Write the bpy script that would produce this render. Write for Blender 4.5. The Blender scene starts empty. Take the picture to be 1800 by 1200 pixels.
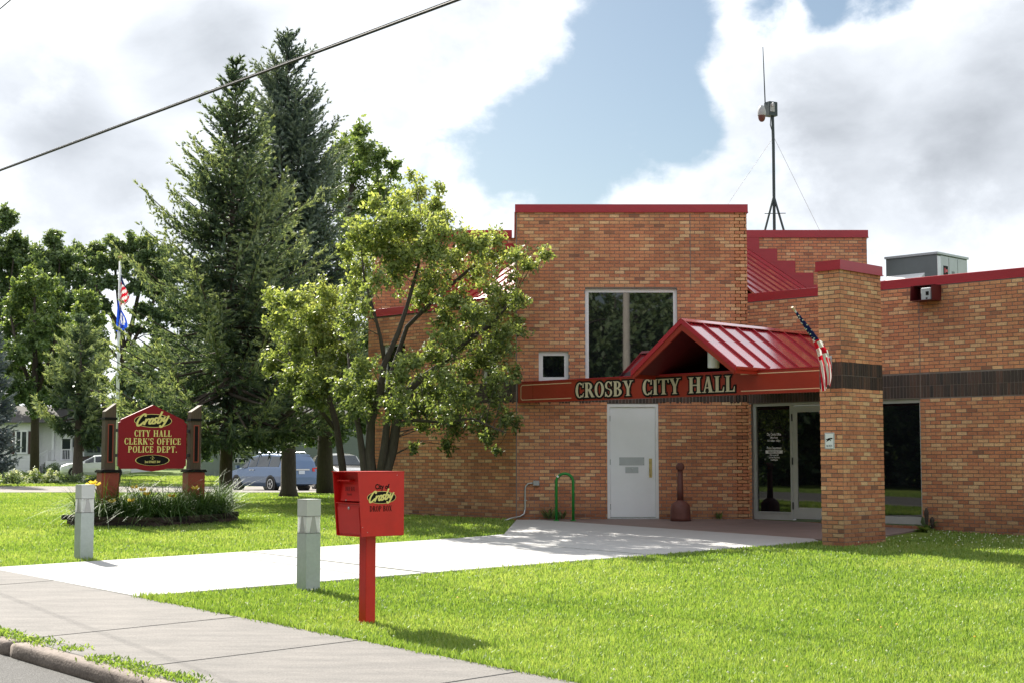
import bpy, math, random
import numpy as np
from mathutils import Vector, Matrix, noise as mnoise
random.seed(7); rng = np.random.default_rng(7)
S = bpy.context.scene
COL = S.collection
rad = math.radians
# ------------------------------------------------------------------ camera, world, sun, exposure
EYE = 1.166                                   # eye height above the building's pavement
PITCH = math.atan(208/2600.0)
cam = bpy.data.cameras.new('camera'); cam.sensor_width = 36; cam.lens = 52.0
cam.clip_start = 0.1; cam.clip_end = 3000
camo = bpy.data.objects.new('camera', cam); COL.objects.link(camo)
camo.location = (0, 0, EYE); camo.rotation_euler = (math.pi/2 + PITCH, 0, 0)
S.camera = camo
SUN_EL = rad(39.5); SUN_AZ = (-0.525, 0.851)  # towards the sun
SUN = Vector((SUN_AZ[0]*math.cos(SUN_EL), SUN_AZ[1]*math.cos(SUN_EL), math.sin(SUN_EL))).normalized()
def ray(px, py):
    u = (px-900)/2600.0; v = (600-py)/2600.0; c, s = math.cos(PITCH), math.sin(PITCH)
    return Vector((u, c - v*s, s + v*c))
def at(px, py, Y):
    d = ray(px, py); k = Y/d.y
    return Vector((d.x*k, Y, EYE + d.z*k))
wl = bpy.data.worlds.new('World'); S.world = wl; wl.use_nodes = True
def world():
    nt = wl.node_tree; N = nt.nodes; L = nt.links; N.clear()
    out = N.new('ShaderNodeOutputWorld'); tc = N.new('ShaderNodeTexCoord')
    sky = N.new('ShaderNodeTexSky'); sky.sky_type = 'NISHITA'; sky.sun_disc = False
    sky.sun_elevation = SUN_EL; sky.sun_rotation = math.atan2(SUN_AZ[0], SUN_AZ[1])
    sky.air_density = 1.0; sky.dust_density = 1.2; sky.ozone_density = 1.3
    b1 = N.new('ShaderNodeBackground'); b1.inputs[1].default_value = 0.043
    tn = N.new('ShaderNodeMix'); tn.data_type = 'RGBA'; tn.blend_type = 'MULTIPLY'; tn.inputs[0].default_value = 1
    L.new(sky.outputs[0], tn.inputs[6]); tn.inputs[7].default_value = (1.04, 1.07, 1.02, 1); L.new(tn.outputs[2], b1.inputs[0])
    def math_(op, a, b=None, clamp=False):
        n = N.new('ShaderNodeMath'); n.operation = op; n.use_clamp = clamp
        for i, x in enumerate((a, b)):
            if x is None: continue
            if hasattr(x, 'links'): L.new(x, n.inputs[i])
            else: n.inputs[i].default_value = x
        return n.outputs[0]
    def blob(px, py, rin, rout):               # a soft round area of the sky round one direction
        d = ray(px, py).normalized()
        v = N.new('ShaderNodeVectorMath'); v.operation = 'DOT_PRODUCT'
        L.new(tc.outputs['Generated'], v.inputs[0]); v.inputs[1].default_value = d
        m = N.new('ShaderNodeMapRange'); m.interpolation_type = 'SMOOTHSTEP'
        L.new(v.outputs['Value'], m.inputs[0])
        m.inputs[1].default_value = math.cos(rad(rout)); m.inputs[2].default_value = math.cos(rad(rin))
        return m.outputs[0]
    def noise(scale, det, rough, seed, squash=1.0, dist=0.0):
        mp = N.new('ShaderNodeMapping'); mp.inputs['Location'].default_value = seed
        mp.inputs['Scale'].default_value = (1, 1, squash)
        L.new(tc.outputs['Generated'], mp.inputs[0])
        n = N.new('ShaderNodeTexNoise'); n.inputs['Scale'].default_value = scale
        n.inputs['Detail'].default_value = det; n.inputs['Roughness'].default_value = rough
        n.inputs['Distortion'].default_value = dist
        L.new(mp.outputs[0], n.inputs['Vector']); return n.outputs[0]
    n1 = noise(4.2, 10, 0.58, (3.1, 1.7, 0.4), 1.5, 0.25)
    n1b = noise(13.0, 8, 0.6, (1.1, 5.7, 2.4), 1.3, 0.3)
    n1c = noise(34.0, 6, 0.6, (4.1, .7, 8.4), 1.2, 0.2)
    cen = lambda n, k: math_('MULTIPLY', math_('SUBTRACT', n, .5), k)
    cov = math_('ADD', math_('ADD', math_('ADD', cen(n1, 1.25), cen(n1b, .75)), cen(n1c, .30)), .665)
    for px, py, a, b, k in ((1070, 225, 0.3, 4.8, .36), (1140, 40, 0.3, 3.7, .38), (960, 290, 0.2, 3.9, .26), (800, 325, 0.2, 3.4, .21),
                            (1210, 215, .1, 2.0, .25), (1520, -5, .2, 2.6, .36), (1390, 10, .2, 2.4, .30), (205, 0, .1, 1.5, .34), (700, 390, .2, 2.6, .2),
                            (1330, 245, .1, 2.2, .14), (-1500, 100, 2, 14, .4), (3300, 300, 2, 16, .4)):
        cov = math_('SUBTRACT', cov, math_('MULTIPLY', blob(px, py, a, b), k))
    for px, py, a, b, k in ((560, 90, 2, 9, .2), (1420, 150, 1.0, 5, .2), (1650, 300, 2, 7, .2), (250, 260, 2, 9, .2), (1100, 350, .3, 2.6, .12)):
        cov = math_('ADD', cov, math_('MULTIPLY', blob(px, py, a, b), k))
    m = N.new('ShaderNodeMapRange'); m.interpolation_type = 'SMOOTHSTEP'; L.new(cov, m.inputs[0])
    m.inputs[1].default_value = .37; m.inputs[2].default_value = .66
    mask = m.outputs[0]
    n2 = noise(6.0, 7, 0.55, (7.7, 2.2, 5.0), 1.9, 0.3)
    r = N.new('ShaderNodeMapRange'); L.new(n2, r.inputs[0]); r.inputs[1].default_value = .34; r.inputs[2].default_value = .62
    r.inputs[3].default_value = .345; r.inputs[4].default_value = .485
    br = r.outputs[0]
    for px, py, a, b, k in ((1730, 285, .6, 4.5, .07), (1690, 240, .2, 2.2, .04), (330, 85, .3, 3.4, .13), (60, 170, .3, 3.4, .13), (200, 240, .3, 3.0, .06), (700, 60, .3, 3.0, .04), (1500, 180, .3, 3.4, .04), (1800, 60, .4, 3.0, .06), (150, 330, .5, 4, .08), (420, 40, .3, 2.4, .05)):
        br = math_('SUBTRACT', br, math_('MULTIPLY', blob(px, py, a, b), k))
    thin = N.new('ShaderNodeMapRange'); thin.interpolation_type = 'SMOOTHSTEP'; L.new(cov, thin.inputs[0])   # thin cloud edges glow
    thin.inputs[1].default_value = .55; thin.inputs[2].default_value = .95; thin.inputs[3].default_value = .10; thin.inputs[4].default_value = -.02
    br = math_('ADD', br, thin.outputs[0])
    v = N.new('ShaderNodeVectorMath'); v.operation = 'DOT_PRODUCT'
    L.new(tc.outputs['Generated'], v.inputs[0]); v.inputs[1].default_value = SUN
    gl = math_('POWER', math_('MAXIMUM', v.outputs['Value'], 0.0), 16.0)   # clouds near the sun are brighter
    br = math_('ADD', br, math_('MULTIPLY', gl, 0.9))
    cc = N.new('ShaderNodeMix'); cc.data_type = 'RGBA'
    L.new(math_('SUBTRACT', br, .05, True), cc.inputs[0])
    cc.inputs[6].default_value = (.80, .88, 1.0, 1); cc.inputs[7].default_value = (1.0, .995, .98, 1)
    b2 = N.new('ShaderNodeBackground'); L.new(cc.outputs[2], b2.inputs[0]); L.new(br, b2.inputs[1])
    mx = N.new('ShaderNodeMixShader'); L.new(mask, mx.inputs[0]); L.new(b1.outputs[0], mx.inputs[1]); L.new(b2.outputs[0], mx.inputs[2])
    L.new(mx.outputs[0], out.inputs[0])
world()
sl = bpy.data.lights.new('sun', 'SUN'); sl.energy = 4.6; sl.angle = rad(0.53); sl.color = (1.0, .94, .84)
so = bpy.data.objects.new('sun', sl); COL.objects.link(so)
so.rotation_euler = (-SUN).to_track_quat('-Z', 'Y').to_euler(); so.location = (-20, 40, 40)
vs = S.view_settings; S.display_settings.display_device = 'sRGB'
vs.view_transform = 'Standard'; vs.look = 'None'; vs.exposure = 1.28; vs.gamma = 1.0; vs.use_curve_mapping = False
S.cycles.max_bounces = 8; S.cycles.diffuse_bounces = 3; S.cycles.transparent_max_bounces = 4
S.cycles.caustics_reflective = False; S.cycles.caustics_refractive = False

# ------------------------------------------------------------------ materials
def new_mat(name):
    m = bpy.data.materials.new(name); m.use_nodes = True
    return m, m.node_tree.nodes, m.node_tree.links, m.node_tree.nodes['Principled BSDF']
def plain(name, col, rough=.5, metal=0, var=.12, scale=6.0, bump=0.0, bscale=40.0, spec=.5, coat=0.0, tint=None, speck=0.0, stretch=None):
    m, N, L, P = new_mat(name)
    P.inputs['Roughness'].default_value = rough; P.inputs['Metallic'].default_value = metal
    P.inputs['Specular IOR Level'].default_value = spec
    if coat: P.inputs['Coat Weight'].default_value = coat; P.inputs['Coat Roughness'].default_value = .08
    tc = N.new('ShaderNodeTexCoord'); n = N.new('ShaderNodeTexNoise')
    n.inputs['Scale'].default_value = scale; n.inputs['Detail'].default_value = 6; n.inputs['Roughness'].default_value = .65
    if stretch:
        mp = N.new('ShaderNodeMapping'); mp.inputs['Scale'].default_value = stretch[:3]
        mp.inputs['Rotation'].default_value = (0, 0, stretch[3] if len(stretch) > 3 else 0)
        L.new(tc.outputs['Object'], mp.inputs[0]); L.new(mp.outputs[0], n.inputs['Vector'])
    else: L.new(tc.outputs['Object'], n.inputs['Vector'])
    mx = N.new('ShaderNodeMix'); mx.data_type = 'RGBA'
    mr = N.new('ShaderNodeMapRange'); mr.inputs[1].default_value = .3; mr.inputs[2].default_value = .7; L.new(n.outputs[0], mr.inputs[0])
    L.new(mr.outputs[0], mx.inputs[0])
    t = tint or col
    mx.inputs[6].default_value = (*[c*(1-var) for c in t], 1); mx.inputs[7].default_value = (*[min(1, c*(1+var)) for c in col], 1)
    last = mx.outputs[2]
    if speck or bump:
        n2 = N.new('ShaderNodeTexNoise'); n2.inputs['Scale'].default_value = bscale; n2.inputs['Detail'].default_value = 3
        L.new(tc.outputs['Object'], n2.inputs['Vector'])
        if speck:
            m2 = N.new('ShaderNodeMapRange'); m2.inputs[1].default_value = .35; m2.inputs[2].default_value = .7
            m2.inputs[3].default_value = 1-speck; m2.inputs[4].default_value = 1+speck; L.new(n2.outputs[0], m2.inputs[0])
            hs = N.new('ShaderNodeMix'); hs.data_type = 'RGBA'; hs.blend_type = 'MULTIPLY'; hs.inputs[0].default_value = 1
            L.new(last, hs.inputs[6]); L.new(m2.outputs[0], hs.inputs[7]); last = hs.outputs[2]
        if bump:
            bp = N.new('ShaderNodeBump'); bp.inputs['Strength'].default_value = bump; bp.inputs['Distance'].default_value = .01
            L.new(n2.outputs[0], bp.inputs['Height']); L.new(bp.outputs[0], P.inputs['Normal'])
    L.new(last, P.inputs['Base Color'])
    return m
def toned(name, stops, rough=.85, bump=.25, grain=.22, gscale=55):      # colour of each brick/stone from its own 'tone'
    m, N, L, P = new_mat(name)
    a = N.new('ShaderNodeAttribute'); a.attribute_name = 'tone'
    b = N.new('ShaderNodeAttribute'); b.attribute_type = 'OBJECT'; b.attribute_name = 'tone'
    ad = N.new('ShaderNodeMath'); L.new(a.outputs['Fac'], ad.inputs[0]); L.new(b.outputs['Fac'], ad.inputs[1])
    cr = N.new('ShaderNodeValToRGB'); L.new(ad.outputs[0], cr.inputs[0])
    e = cr.color_ramp.elements
    while len(e) < len(stops): e.new(.5)
    for i, (p, c) in enumerate(stops): e[i].position = p; e[i].color = (*c, 1)
    tc = N.new('ShaderNodeTexCoord'); gm = N.new('ShaderNodeNewGeometry')
    n = N.new('ShaderNodeTexNoise'); n.inputs['Scale'].default_value = gscale; n.inputs['Detail'].default_value = 4
    L.new(gm.outputs['Position'], n.inputs['Vector'])
    n3 = N.new('ShaderNodeTexNoise'); n3.inputs['Scale'].default_value = .9; n3.inputs['Detail'].default_value = 5
    L.new(gm.outputs['Position'], n3.inputs['Vector'])
    mr = N.new('ShaderNodeMapRange'); mr.inputs[1].default_value = .3; mr.inputs[2].default_value = .7
    mr.inputs[3].default_value = 1-grain; mr.inputs[4].default_value = 1+grain; L.new(n.outputs[0], mr.inputs[0])
    m3 = N.new('ShaderNodeMapRange'); m3.inputs[1].default_value = .3; m3.inputs[2].default_value = .7
    m3.inputs[3].default_value = .86; m3.inputs[4].default_value = 1.12; L.new(n3.outputs[0], m3.inputs[0])
    mu0 = N.new('ShaderNodeMath'); mu0.operation = 'MULTIPLY'; L.new(mr.outputs[0], mu0.inputs[0]); L.new(m3.outputs[0], mu0.inputs[1])
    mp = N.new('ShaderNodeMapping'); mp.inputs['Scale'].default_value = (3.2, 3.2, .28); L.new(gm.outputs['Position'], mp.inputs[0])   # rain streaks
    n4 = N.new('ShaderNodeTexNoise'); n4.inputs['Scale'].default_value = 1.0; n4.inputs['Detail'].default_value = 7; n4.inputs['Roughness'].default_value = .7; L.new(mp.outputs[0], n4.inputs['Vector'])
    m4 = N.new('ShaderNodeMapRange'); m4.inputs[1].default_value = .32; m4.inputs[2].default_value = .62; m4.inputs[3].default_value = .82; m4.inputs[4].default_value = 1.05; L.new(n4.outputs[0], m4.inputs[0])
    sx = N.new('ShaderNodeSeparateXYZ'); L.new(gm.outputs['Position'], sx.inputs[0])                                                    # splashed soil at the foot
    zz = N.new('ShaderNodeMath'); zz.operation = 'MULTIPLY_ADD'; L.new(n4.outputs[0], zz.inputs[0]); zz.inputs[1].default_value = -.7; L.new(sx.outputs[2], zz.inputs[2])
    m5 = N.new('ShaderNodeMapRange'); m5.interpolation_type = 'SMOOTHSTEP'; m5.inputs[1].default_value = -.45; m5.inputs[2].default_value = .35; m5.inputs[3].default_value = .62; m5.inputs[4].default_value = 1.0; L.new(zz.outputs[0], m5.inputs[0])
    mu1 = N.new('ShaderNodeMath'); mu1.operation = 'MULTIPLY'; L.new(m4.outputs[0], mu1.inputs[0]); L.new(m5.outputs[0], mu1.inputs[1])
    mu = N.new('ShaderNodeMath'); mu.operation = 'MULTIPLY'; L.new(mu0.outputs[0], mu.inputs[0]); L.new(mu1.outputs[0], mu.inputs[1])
    mx = N.new('ShaderNodeMix'); mx.data_type = 'RGBA'; mx.blend_type = 'MULTIPLY'; mx.inputs[0].default_value = 1
    L.new(cr.outputs[0], mx.inputs[6]); L.new(mu.outputs[0], mx.inputs[7]); L.new(mx.outputs[2], P.inputs['Base Color'])
    P.inputs['Roughness'].default_value = rough
    bp = N.new('ShaderNodeBump'); bp.inputs['Strength'].default_value = bump; bp.inputs['Distance'].default_value = .004
    L.new(n.outputs[0], bp.inputs['Height']); L.new(bp.outputs[0], P.inputs['Normal'])
    return m
def leafy_mat(name, c0, c1, c2, trans=.4, rough=.45, spec=.4, tboost=1.0):
    m, N, L, P = new_mat(name)
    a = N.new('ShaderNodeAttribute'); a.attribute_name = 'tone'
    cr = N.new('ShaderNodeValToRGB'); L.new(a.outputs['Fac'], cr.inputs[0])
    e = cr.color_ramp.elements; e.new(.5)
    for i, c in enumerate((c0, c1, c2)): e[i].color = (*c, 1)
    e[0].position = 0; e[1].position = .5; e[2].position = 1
    L.new(cr.outputs[0], P.inputs['Base Color']); P.inputs['Roughness'].default_value = rough
    P.inputs['Specular IOR Level'].default_value = spec
    t = N.new('ShaderNodeBsdfTranslucent'); mx = N.new('ShaderNodeMixShader'); mx.inputs[0].default_value = trans
    mm = N.new('ShaderNodeMix'); mm.data_type = 'RGBA'; mm.blend_type = 'MULTIPLY'; mm.inputs[0].default_value = 1
    L.new(cr.outputs[0], mm.inputs[6]); mm.inputs[7].default_value = (1.25*tboost, 1.2*tboost, .55*tboost, 1)
    L.new(mm.outputs[2], t.inputs[0]); L.new(P.outputs[0], mx.inputs[1]); L.new(t.outputs[0], mx.inputs[2])
    out = [n for n in N if n.type == 'OUTPUT_MATERIAL'][0]; L.new(mx.outputs[0], out.inputs[0])
    return m
def lawn_mat():
    m, N, L, P = new_mat('lawn')
    gm = N.new('ShaderNodeNewGeometry')
    n = N.new('ShaderNodeTexNoise'); n.inputs['Scale'].default_value = .35; n.inputs['Detail'].default_value = 6
    n2 = N.new('ShaderNodeTexNoise'); n2.inputs['Scale'].default_value = 9; n2.inputs['Detail'].default_value = 6
    for q in (n, n2): L.new(gm.outputs['Position'], q.inputs['Vector'])
    cr = N.new('ShaderNodeValToRGB'); L.new(n.outputs[0], cr.inputs[0]); e = cr.color_ramp.elements
    e[0].position = .35; e[0].color = (.07, .13, .02, 1); e[1].position = .65; e[1].color = (.16, .215, .04, 1)
    mr = N.new('ShaderNodeMapRange'); mr.inputs[1].default_value = .3; mr.inputs[2].default_value = .7; mr.inputs[3].default_value = .55; mr.inputs[4].default_value = 1.25
    L.new(n2.outputs[0], mr.inputs[0])
    mx = N.new('ShaderNodeMix'); mx.data_type = 'RGBA'; mx.blend_type = 'MULTIPLY'; mx.inputs[0].default_value = 1
    L.new(cr.outputs[0], mx.inputs[6]); L.new(mr.outputs[0], mx.inputs[7]); L.new(mx.outputs[2], P.inputs['Base Color'])
    P.inputs['Roughness'].default_value = .9; P.inputs['Specular IOR Level'].default_value = .15
    return m
M = {}
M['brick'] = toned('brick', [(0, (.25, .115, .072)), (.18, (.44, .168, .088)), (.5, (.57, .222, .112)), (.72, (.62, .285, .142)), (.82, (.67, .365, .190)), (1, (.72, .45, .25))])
M['dark_brick'] = toned('dark_brick', [(0, (.030, .022, .020)), (.6, (.06, .036, .028)), (1, (.10, .05, .036))], rough=.6)
M['mortar'] = plain('mortar', (.205, .168, .152), .95, var=.15, bump=.4, bscale=80)
M['red_metal'] = plain('red_metal', (.36, .016, .028), .32, var=.10, scale=2.2, spec=.5, bump=.08, bscale=3, stretch=(1, 1, 4))
M['roof_metal'] = plain('roof_metal', (.40, .022, .034), .22, var=.12, scale=1.8, spec=.8, bump=.12, bscale=2.6, coat=1.0)
_p = M['roof_metal'].node_tree.nodes['Principled BSDF']; _p.inputs['Coat IOR'].default_value = 3.3; _p.inputs['Coat Roughness'].default_value = .12
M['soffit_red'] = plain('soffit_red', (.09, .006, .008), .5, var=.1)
M['sign_red'] = plain('sign_red', (.29, .030, .016), .28, var=.08, scale=2, spec=.5)
M['sign_crimson'] = plain('sign_crimson', (.27, .005, .012), .35, var=.06, scale=3, spec=.22)
M['cream'] = plain('cream', (.62, .42, .26), .5, var=.05)
M['letter_gold'] = plain('letter_gold', (.50, .43, .29), .45, var=.08, scale=20)
M['black_paint'] = plain('black_paint', (.010, .009, .008), .6, var=.1, spec=.12)
M['yellow_paint'] = plain('yellow_paint', (.86, .74, .24), .45, var=.05)
M['white_paint'] = plain('white_paint', (.78, .79, .80), .45, var=.03, scale=3)
M['door_paint'] = plain('door_paint', (.82, .84, .87), .42, var=.03, scale=2.2, bump=.02, bscale=12)
M['white_frame'] = plain('white_frame', (.80, .80, .82), .35, var=.04)
M['aluminium'] = plain('aluminium', (.47, .48, .47), .38, .35, var=.05)
M['lens_white'] = leafy_mat('lens_white', (.9, .92, .92), (.9, .92, .92), (.9, .92, .92), .6, .2, .5); [x for x in M['lens_white'].node_tree.nodes if x.type == 'MIX'][0].inputs[7].default_value = (1, 1, 1, 1)
M['steel'] = plain('steel', (.55, .56, .57), .35, .7, var=.06)
M['brass'] = plain('brass', (.55, .42, .20), .3, .8, var=.15)
M['dark_glass'] = plain('dark_glass', (.006, .007, .009), .015, var=.2, spec=.75, bump=.012, bscale=1.6); M['dark_glass'].node_tree.nodes['Principled BSDF'].inputs['IOR'].default_value = 1.62
M['car_glass'] = plain('car_glass', (.03, .037, .042), .03, var=.1, spec=.8)
M['concrete_new'] = plain('concrete_new', (.38, .378, .372), .85, var=.05, scale=1.2, bump=.15, bscale=60, speck=.05, stretch=(1, 5, 1, .66))
M['concrete_old'] = plain('concrete_old', (.172, .160, .149), .9, var=.16, scale=1.3, bump=.5, bscale=55, speck=.16, tint=(.150, .142, .135), stretch=(1, 3.5, 1, .85))
M['concrete_red'] = plain('concrete_red', (.21, .155, .14), .8, var=.18, scale=1.3, bump=.2, bscale=50, speck=.05, stretch=(1, 3, 1, .8))
M['kerb_stone'] = plain('kerb_stone', (.235, .195, .17), .95, var=.25, scale=3, bump=.6, bscale=45, speck=.2, tint=(.19, .155, .135))
M['asphalt'] = plain('asphalt', (.115, .112, .108), .95, var=.10, scale=2, bump=1.0, bscale=95, speck=.6)
M['gravel'] = plain('gravel', (.21, .19, .17), .95, var=.14, scale=.7, bump=.6, bscale=30, speck=.2)
M['soil'] = plain('soil', (.045, .03, .02), 1, var=.3, bump=.8, bscale=30)
M['lawn'] = lawn_mat()
M['block_stone'] = toned('block_stone', [(0, (.045, .032, .03)), (.5, (.09, .06, .055)), (1, (.15, .10, .09))], rough=.95, bump=.9, grain=.35, gscale=30)
M['wood'] = plain('wood', (.085, .056, .034), .75, var=.3, scale=5, bump=.3, bscale=30, stretch=(9, 9, .6))
M['base_red'] = plain('base_red', (.27, .045, .022), .6, var=.08)
M['black_metal'] = plain('black_metal', (.02, .02, .021), .45, var=.15)
M['box_red'] = plain('box_red', (.60, .014, .012), .36, var=.07, scale=4, spec=.45, bump=.05, bscale=9, speck=.04)
M['green_paint'] = plain('green_paint', (.012, .22, .03), .35, var=.08)
M['brown_plastic'] = plain('brown_plastic', (.13, .043, .033), .55, var=.15, scale=9)
M['bollard'] = plain('bollard', (.40, .45, .435), .5, var=.07, scale=7, bump=.06, bscale=25, speck=.05)
M['bollard_cap'] = plain('bollard_cap', (.52, .54, .53), .45, var=.05, scale=8)
M['lens'] = plain('lens', (.93, .95, .95), .06, var=.02, spec=.6)
M['clear_lens'] = plain('clear_lens', (.96, .98, .98), .14, var=.01, spec=.5); M['clear_lens'].node_tree.nodes['Principled BSDF'].inputs['Transmission Weight'].default_value = .5; M['clear_lens'].node_tree.nodes['Principled BSDF'].inputs['IOR'].default_value = 1.15
M['dark_metal'] = plain('dark_metal', (.035, .05, .052), .5, .2, var=.15)
M['grey_metal'] = plain('grey_metal', (.44, .47, .49), .45, .2, var=.05)
M['ac_dark'] = plain('ac_dark', (.16, .185, .19), .5, .1, var=.05)
M['plastic_grey'] = plain('plastic_grey', (.38, .38, .38), .35, var=.05)
M['bark'] = plain('bark', (.085, .066, .052), .95, var=.35, scale=7, bump=1.0, bscale=18, stretch=(4, 4, .9))
M['bark_grey'] = plain('bark_grey', (.062, .052, .043), .95, var=.3, scale=7, bump=1.0, bscale=16, stretch=(3, 3, .9))
M['bark_dark'] = plain('bark_dark', (.05, .038, .03), .95, var=.3, scale=7, bump=1.0, bscale=16, stretch=(3, 3, .9))
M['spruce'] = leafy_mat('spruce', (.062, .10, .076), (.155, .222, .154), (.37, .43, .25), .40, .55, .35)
M['spruce_dark'] = leafy_mat('spruce_dark', (.068, .102, .096), (.14, .195, .178), (.28, .335, .275), .25, .55, .35)
M['spruce_blue'] = leafy_mat('spruce_blue', (.06, .09, .10), (.11, .15, .165), (.2, .24, .25), .1, .55, .3)
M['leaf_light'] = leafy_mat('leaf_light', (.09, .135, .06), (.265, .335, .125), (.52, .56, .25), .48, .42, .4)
M['leaf_mid'] = leafy_mat('leaf_mid', (.06, .11, .045), (.155, .23, .085), (.32, .39, .15), .4, .4, .5)
M['leaf_far'] = leafy_mat('leaf_far', (.06, .105, .06), (.135, .20, .10), (.27, .34, .16), .36, .45, .4)
M['grass'] = leafy_mat('grass', (.105, .195, .042), (.215, .32, .078), (.38, .44, .18), .42, .5, .35, 1.2)
M['lily_leaf'] = leafy_mat('lily_leaf', (.03, .078, .022), (.07, .14, .036), (.15, .23, .065), .22, .5, .2)
M['petal_yellow'] = leafy_mat('petal_yellow', (.8, .50, .06), (.85, .62, .12), (.88, .72, .25), .35, .5, .3)
M['petal_white'] = leafy_mat('petal_white', (.6, .65, .52), (.75, .78, .66), (.85, .86, .78), .3, .6, .2)
M['siding_white'] = plain('siding_white', (.70, .70, .70), .6, var=.05)
M['siding_green'] = plain('siding_green', (.17, .20, .185), .7, var=.05)  # base colour darkened to stand for shade under the trees
M['shutter'] = plain('shutter', (.05, .016, .014), .5, var=.1)
M['shingle'] = plain('shingle', (.09, .085, .08), .9, var=.2, bump=.5, bscale=20)
M['car_blue'] = plain('car_blue', (.10, .165, .29), .22, .35, var=.02, coat=.8)
M['car_grey'] = plain('car_grey', (.30, .285, .26), .25, .4, var=.02, coat=.8)
M['car_white'] = plain('car_white', (.78, .79, .80), .22, var=.02, coat=.8)
M['tyre'] = plain('tyre', (.014, .014, .014), .85, var=.2)
M['rim'] = plain('rim', (.62, .62, .63), .28, .6, var=.04)
M['tail_red'] = plain('tail_red', (.6, .02, .02), .15, var=.05)
M['plate'] = plain('plate', (.65, .72, .8), .4, var=.05)
for _n, _c in (('flag_red', (.62, .012, .035)), ('flag_white', (.82, .81, .80)), ('flag_navy', (.012, .022, .11)), ('flag_blue', (.02, .085, .60))):
    M[_n] = leafy_mat(_n, _c, _c, _c, .3, .8, .2); [x for x in M[_n].node_tree.nodes if x.type == 'MIX'][0].inputs[7].default_value = (1, 1, 1, 1)
M['cable'] = plain('cable', (.02, .02, .02), .6, var=.1)
M['pole_wood'] = plain('pole_wood', (.48, .44, .39), .9, var=.2, stretch=(5, 5, .4))
# ------------------------------------------------------------------ geometry helpers
def tag(o, label=None, cat=None, group=None, kind=None):
    if label: o['label'] = label
    if cat: o['category'] = cat
    if group: o['group'] = group
    if kind: o['kind'] = kind
    return o
def thing(name, label, cat, loc=(0, 0, 0), group=None, kind=None):
    o = bpy.data.objects.new(name, None); o.empty_display_size = .2; COL.objects.link(o); o.location = loc
    return tag(o, label, cat, group, kind)
def origin(o):
    v = Vector((0, 0, 0))
    while o is not None: v += o.location; o = o.parent
    return v
def mesh_np(name, V, F, mat, tone=None, smooth=False, mats=None, mi=None):
    V = np.asarray(V, dtype=np.float32); me = bpy.data.meshes.new(name)
    if isinstance(F, np.ndarray):
        k = F.shape[1]; nf = len(F); flat = F.astype(np.int32).ravel(); st = np.arange(nf, dtype=np.int32)*k; tot = np.full(nf, k, dtype=np.int32)
    else:
        tot = np.array([len(f) for f in F], dtype=np.int32); nf = len(F); st = np.concatenate(([0], np.cumsum(tot)[:-1])).astype(np.int32)
        flat = np.array([i for f in F for i in f], dtype=np.int32)
    me.vertices.add(len(V)); me.vertices.foreach_set('co', V.ravel())
    me.loops.add(len(flat)); me.loops.foreach_set('vertex_index', flat)
    me.polygons.add(nf); me.polygons.foreach_set('loop_start', st)
    try: me.polygons.foreach_set('loop_total', tot)
    except Exception: pass
    for m in (mats or [mat]): me.materials.append(m)
    if mi is not None: me.polygons.foreach_set('material_index', np.asarray(mi, dtype=np.int32))
    me.polygons.foreach_set('use_smooth', np.full(nf, bool(smooth)))
    if tone is not None:
        a = me.attributes.new('tone', 'FLOAT', 'FACE'); a.data.foreach_set('value', np.asarray(tone, dtype=np.float32))
    me.update(calc_edges=True)
    return me
def add(name, V, F, mat, parent=None, tone=None, smooth=False, label=None, cat=None, group=None, kind=None, mats=None, mi=None):
    """World coordinates in; ONE mesh object out, under its parent or with its own origin at its base."""
    V = np.asarray(V, dtype=np.float64)
    if parent is not None: loc = np.array(origin(parent)); ol = (0, 0, 0)
    else:
        lo, hi = V.min(0), V.max(0); loc = np.array(((lo[0]+hi[0])/2, (lo[1]+hi[1])/2, lo[2])); ol = loc
    o = bpy.data.objects.new(name, mesh_np(name, V-loc, F, mat, tone, smooth, mats, mi)); COL.objects.link(o)
    o.location = ol
    if parent is not None: o.parent = parent
    return tag(o, label, cat, group, kind)
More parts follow.
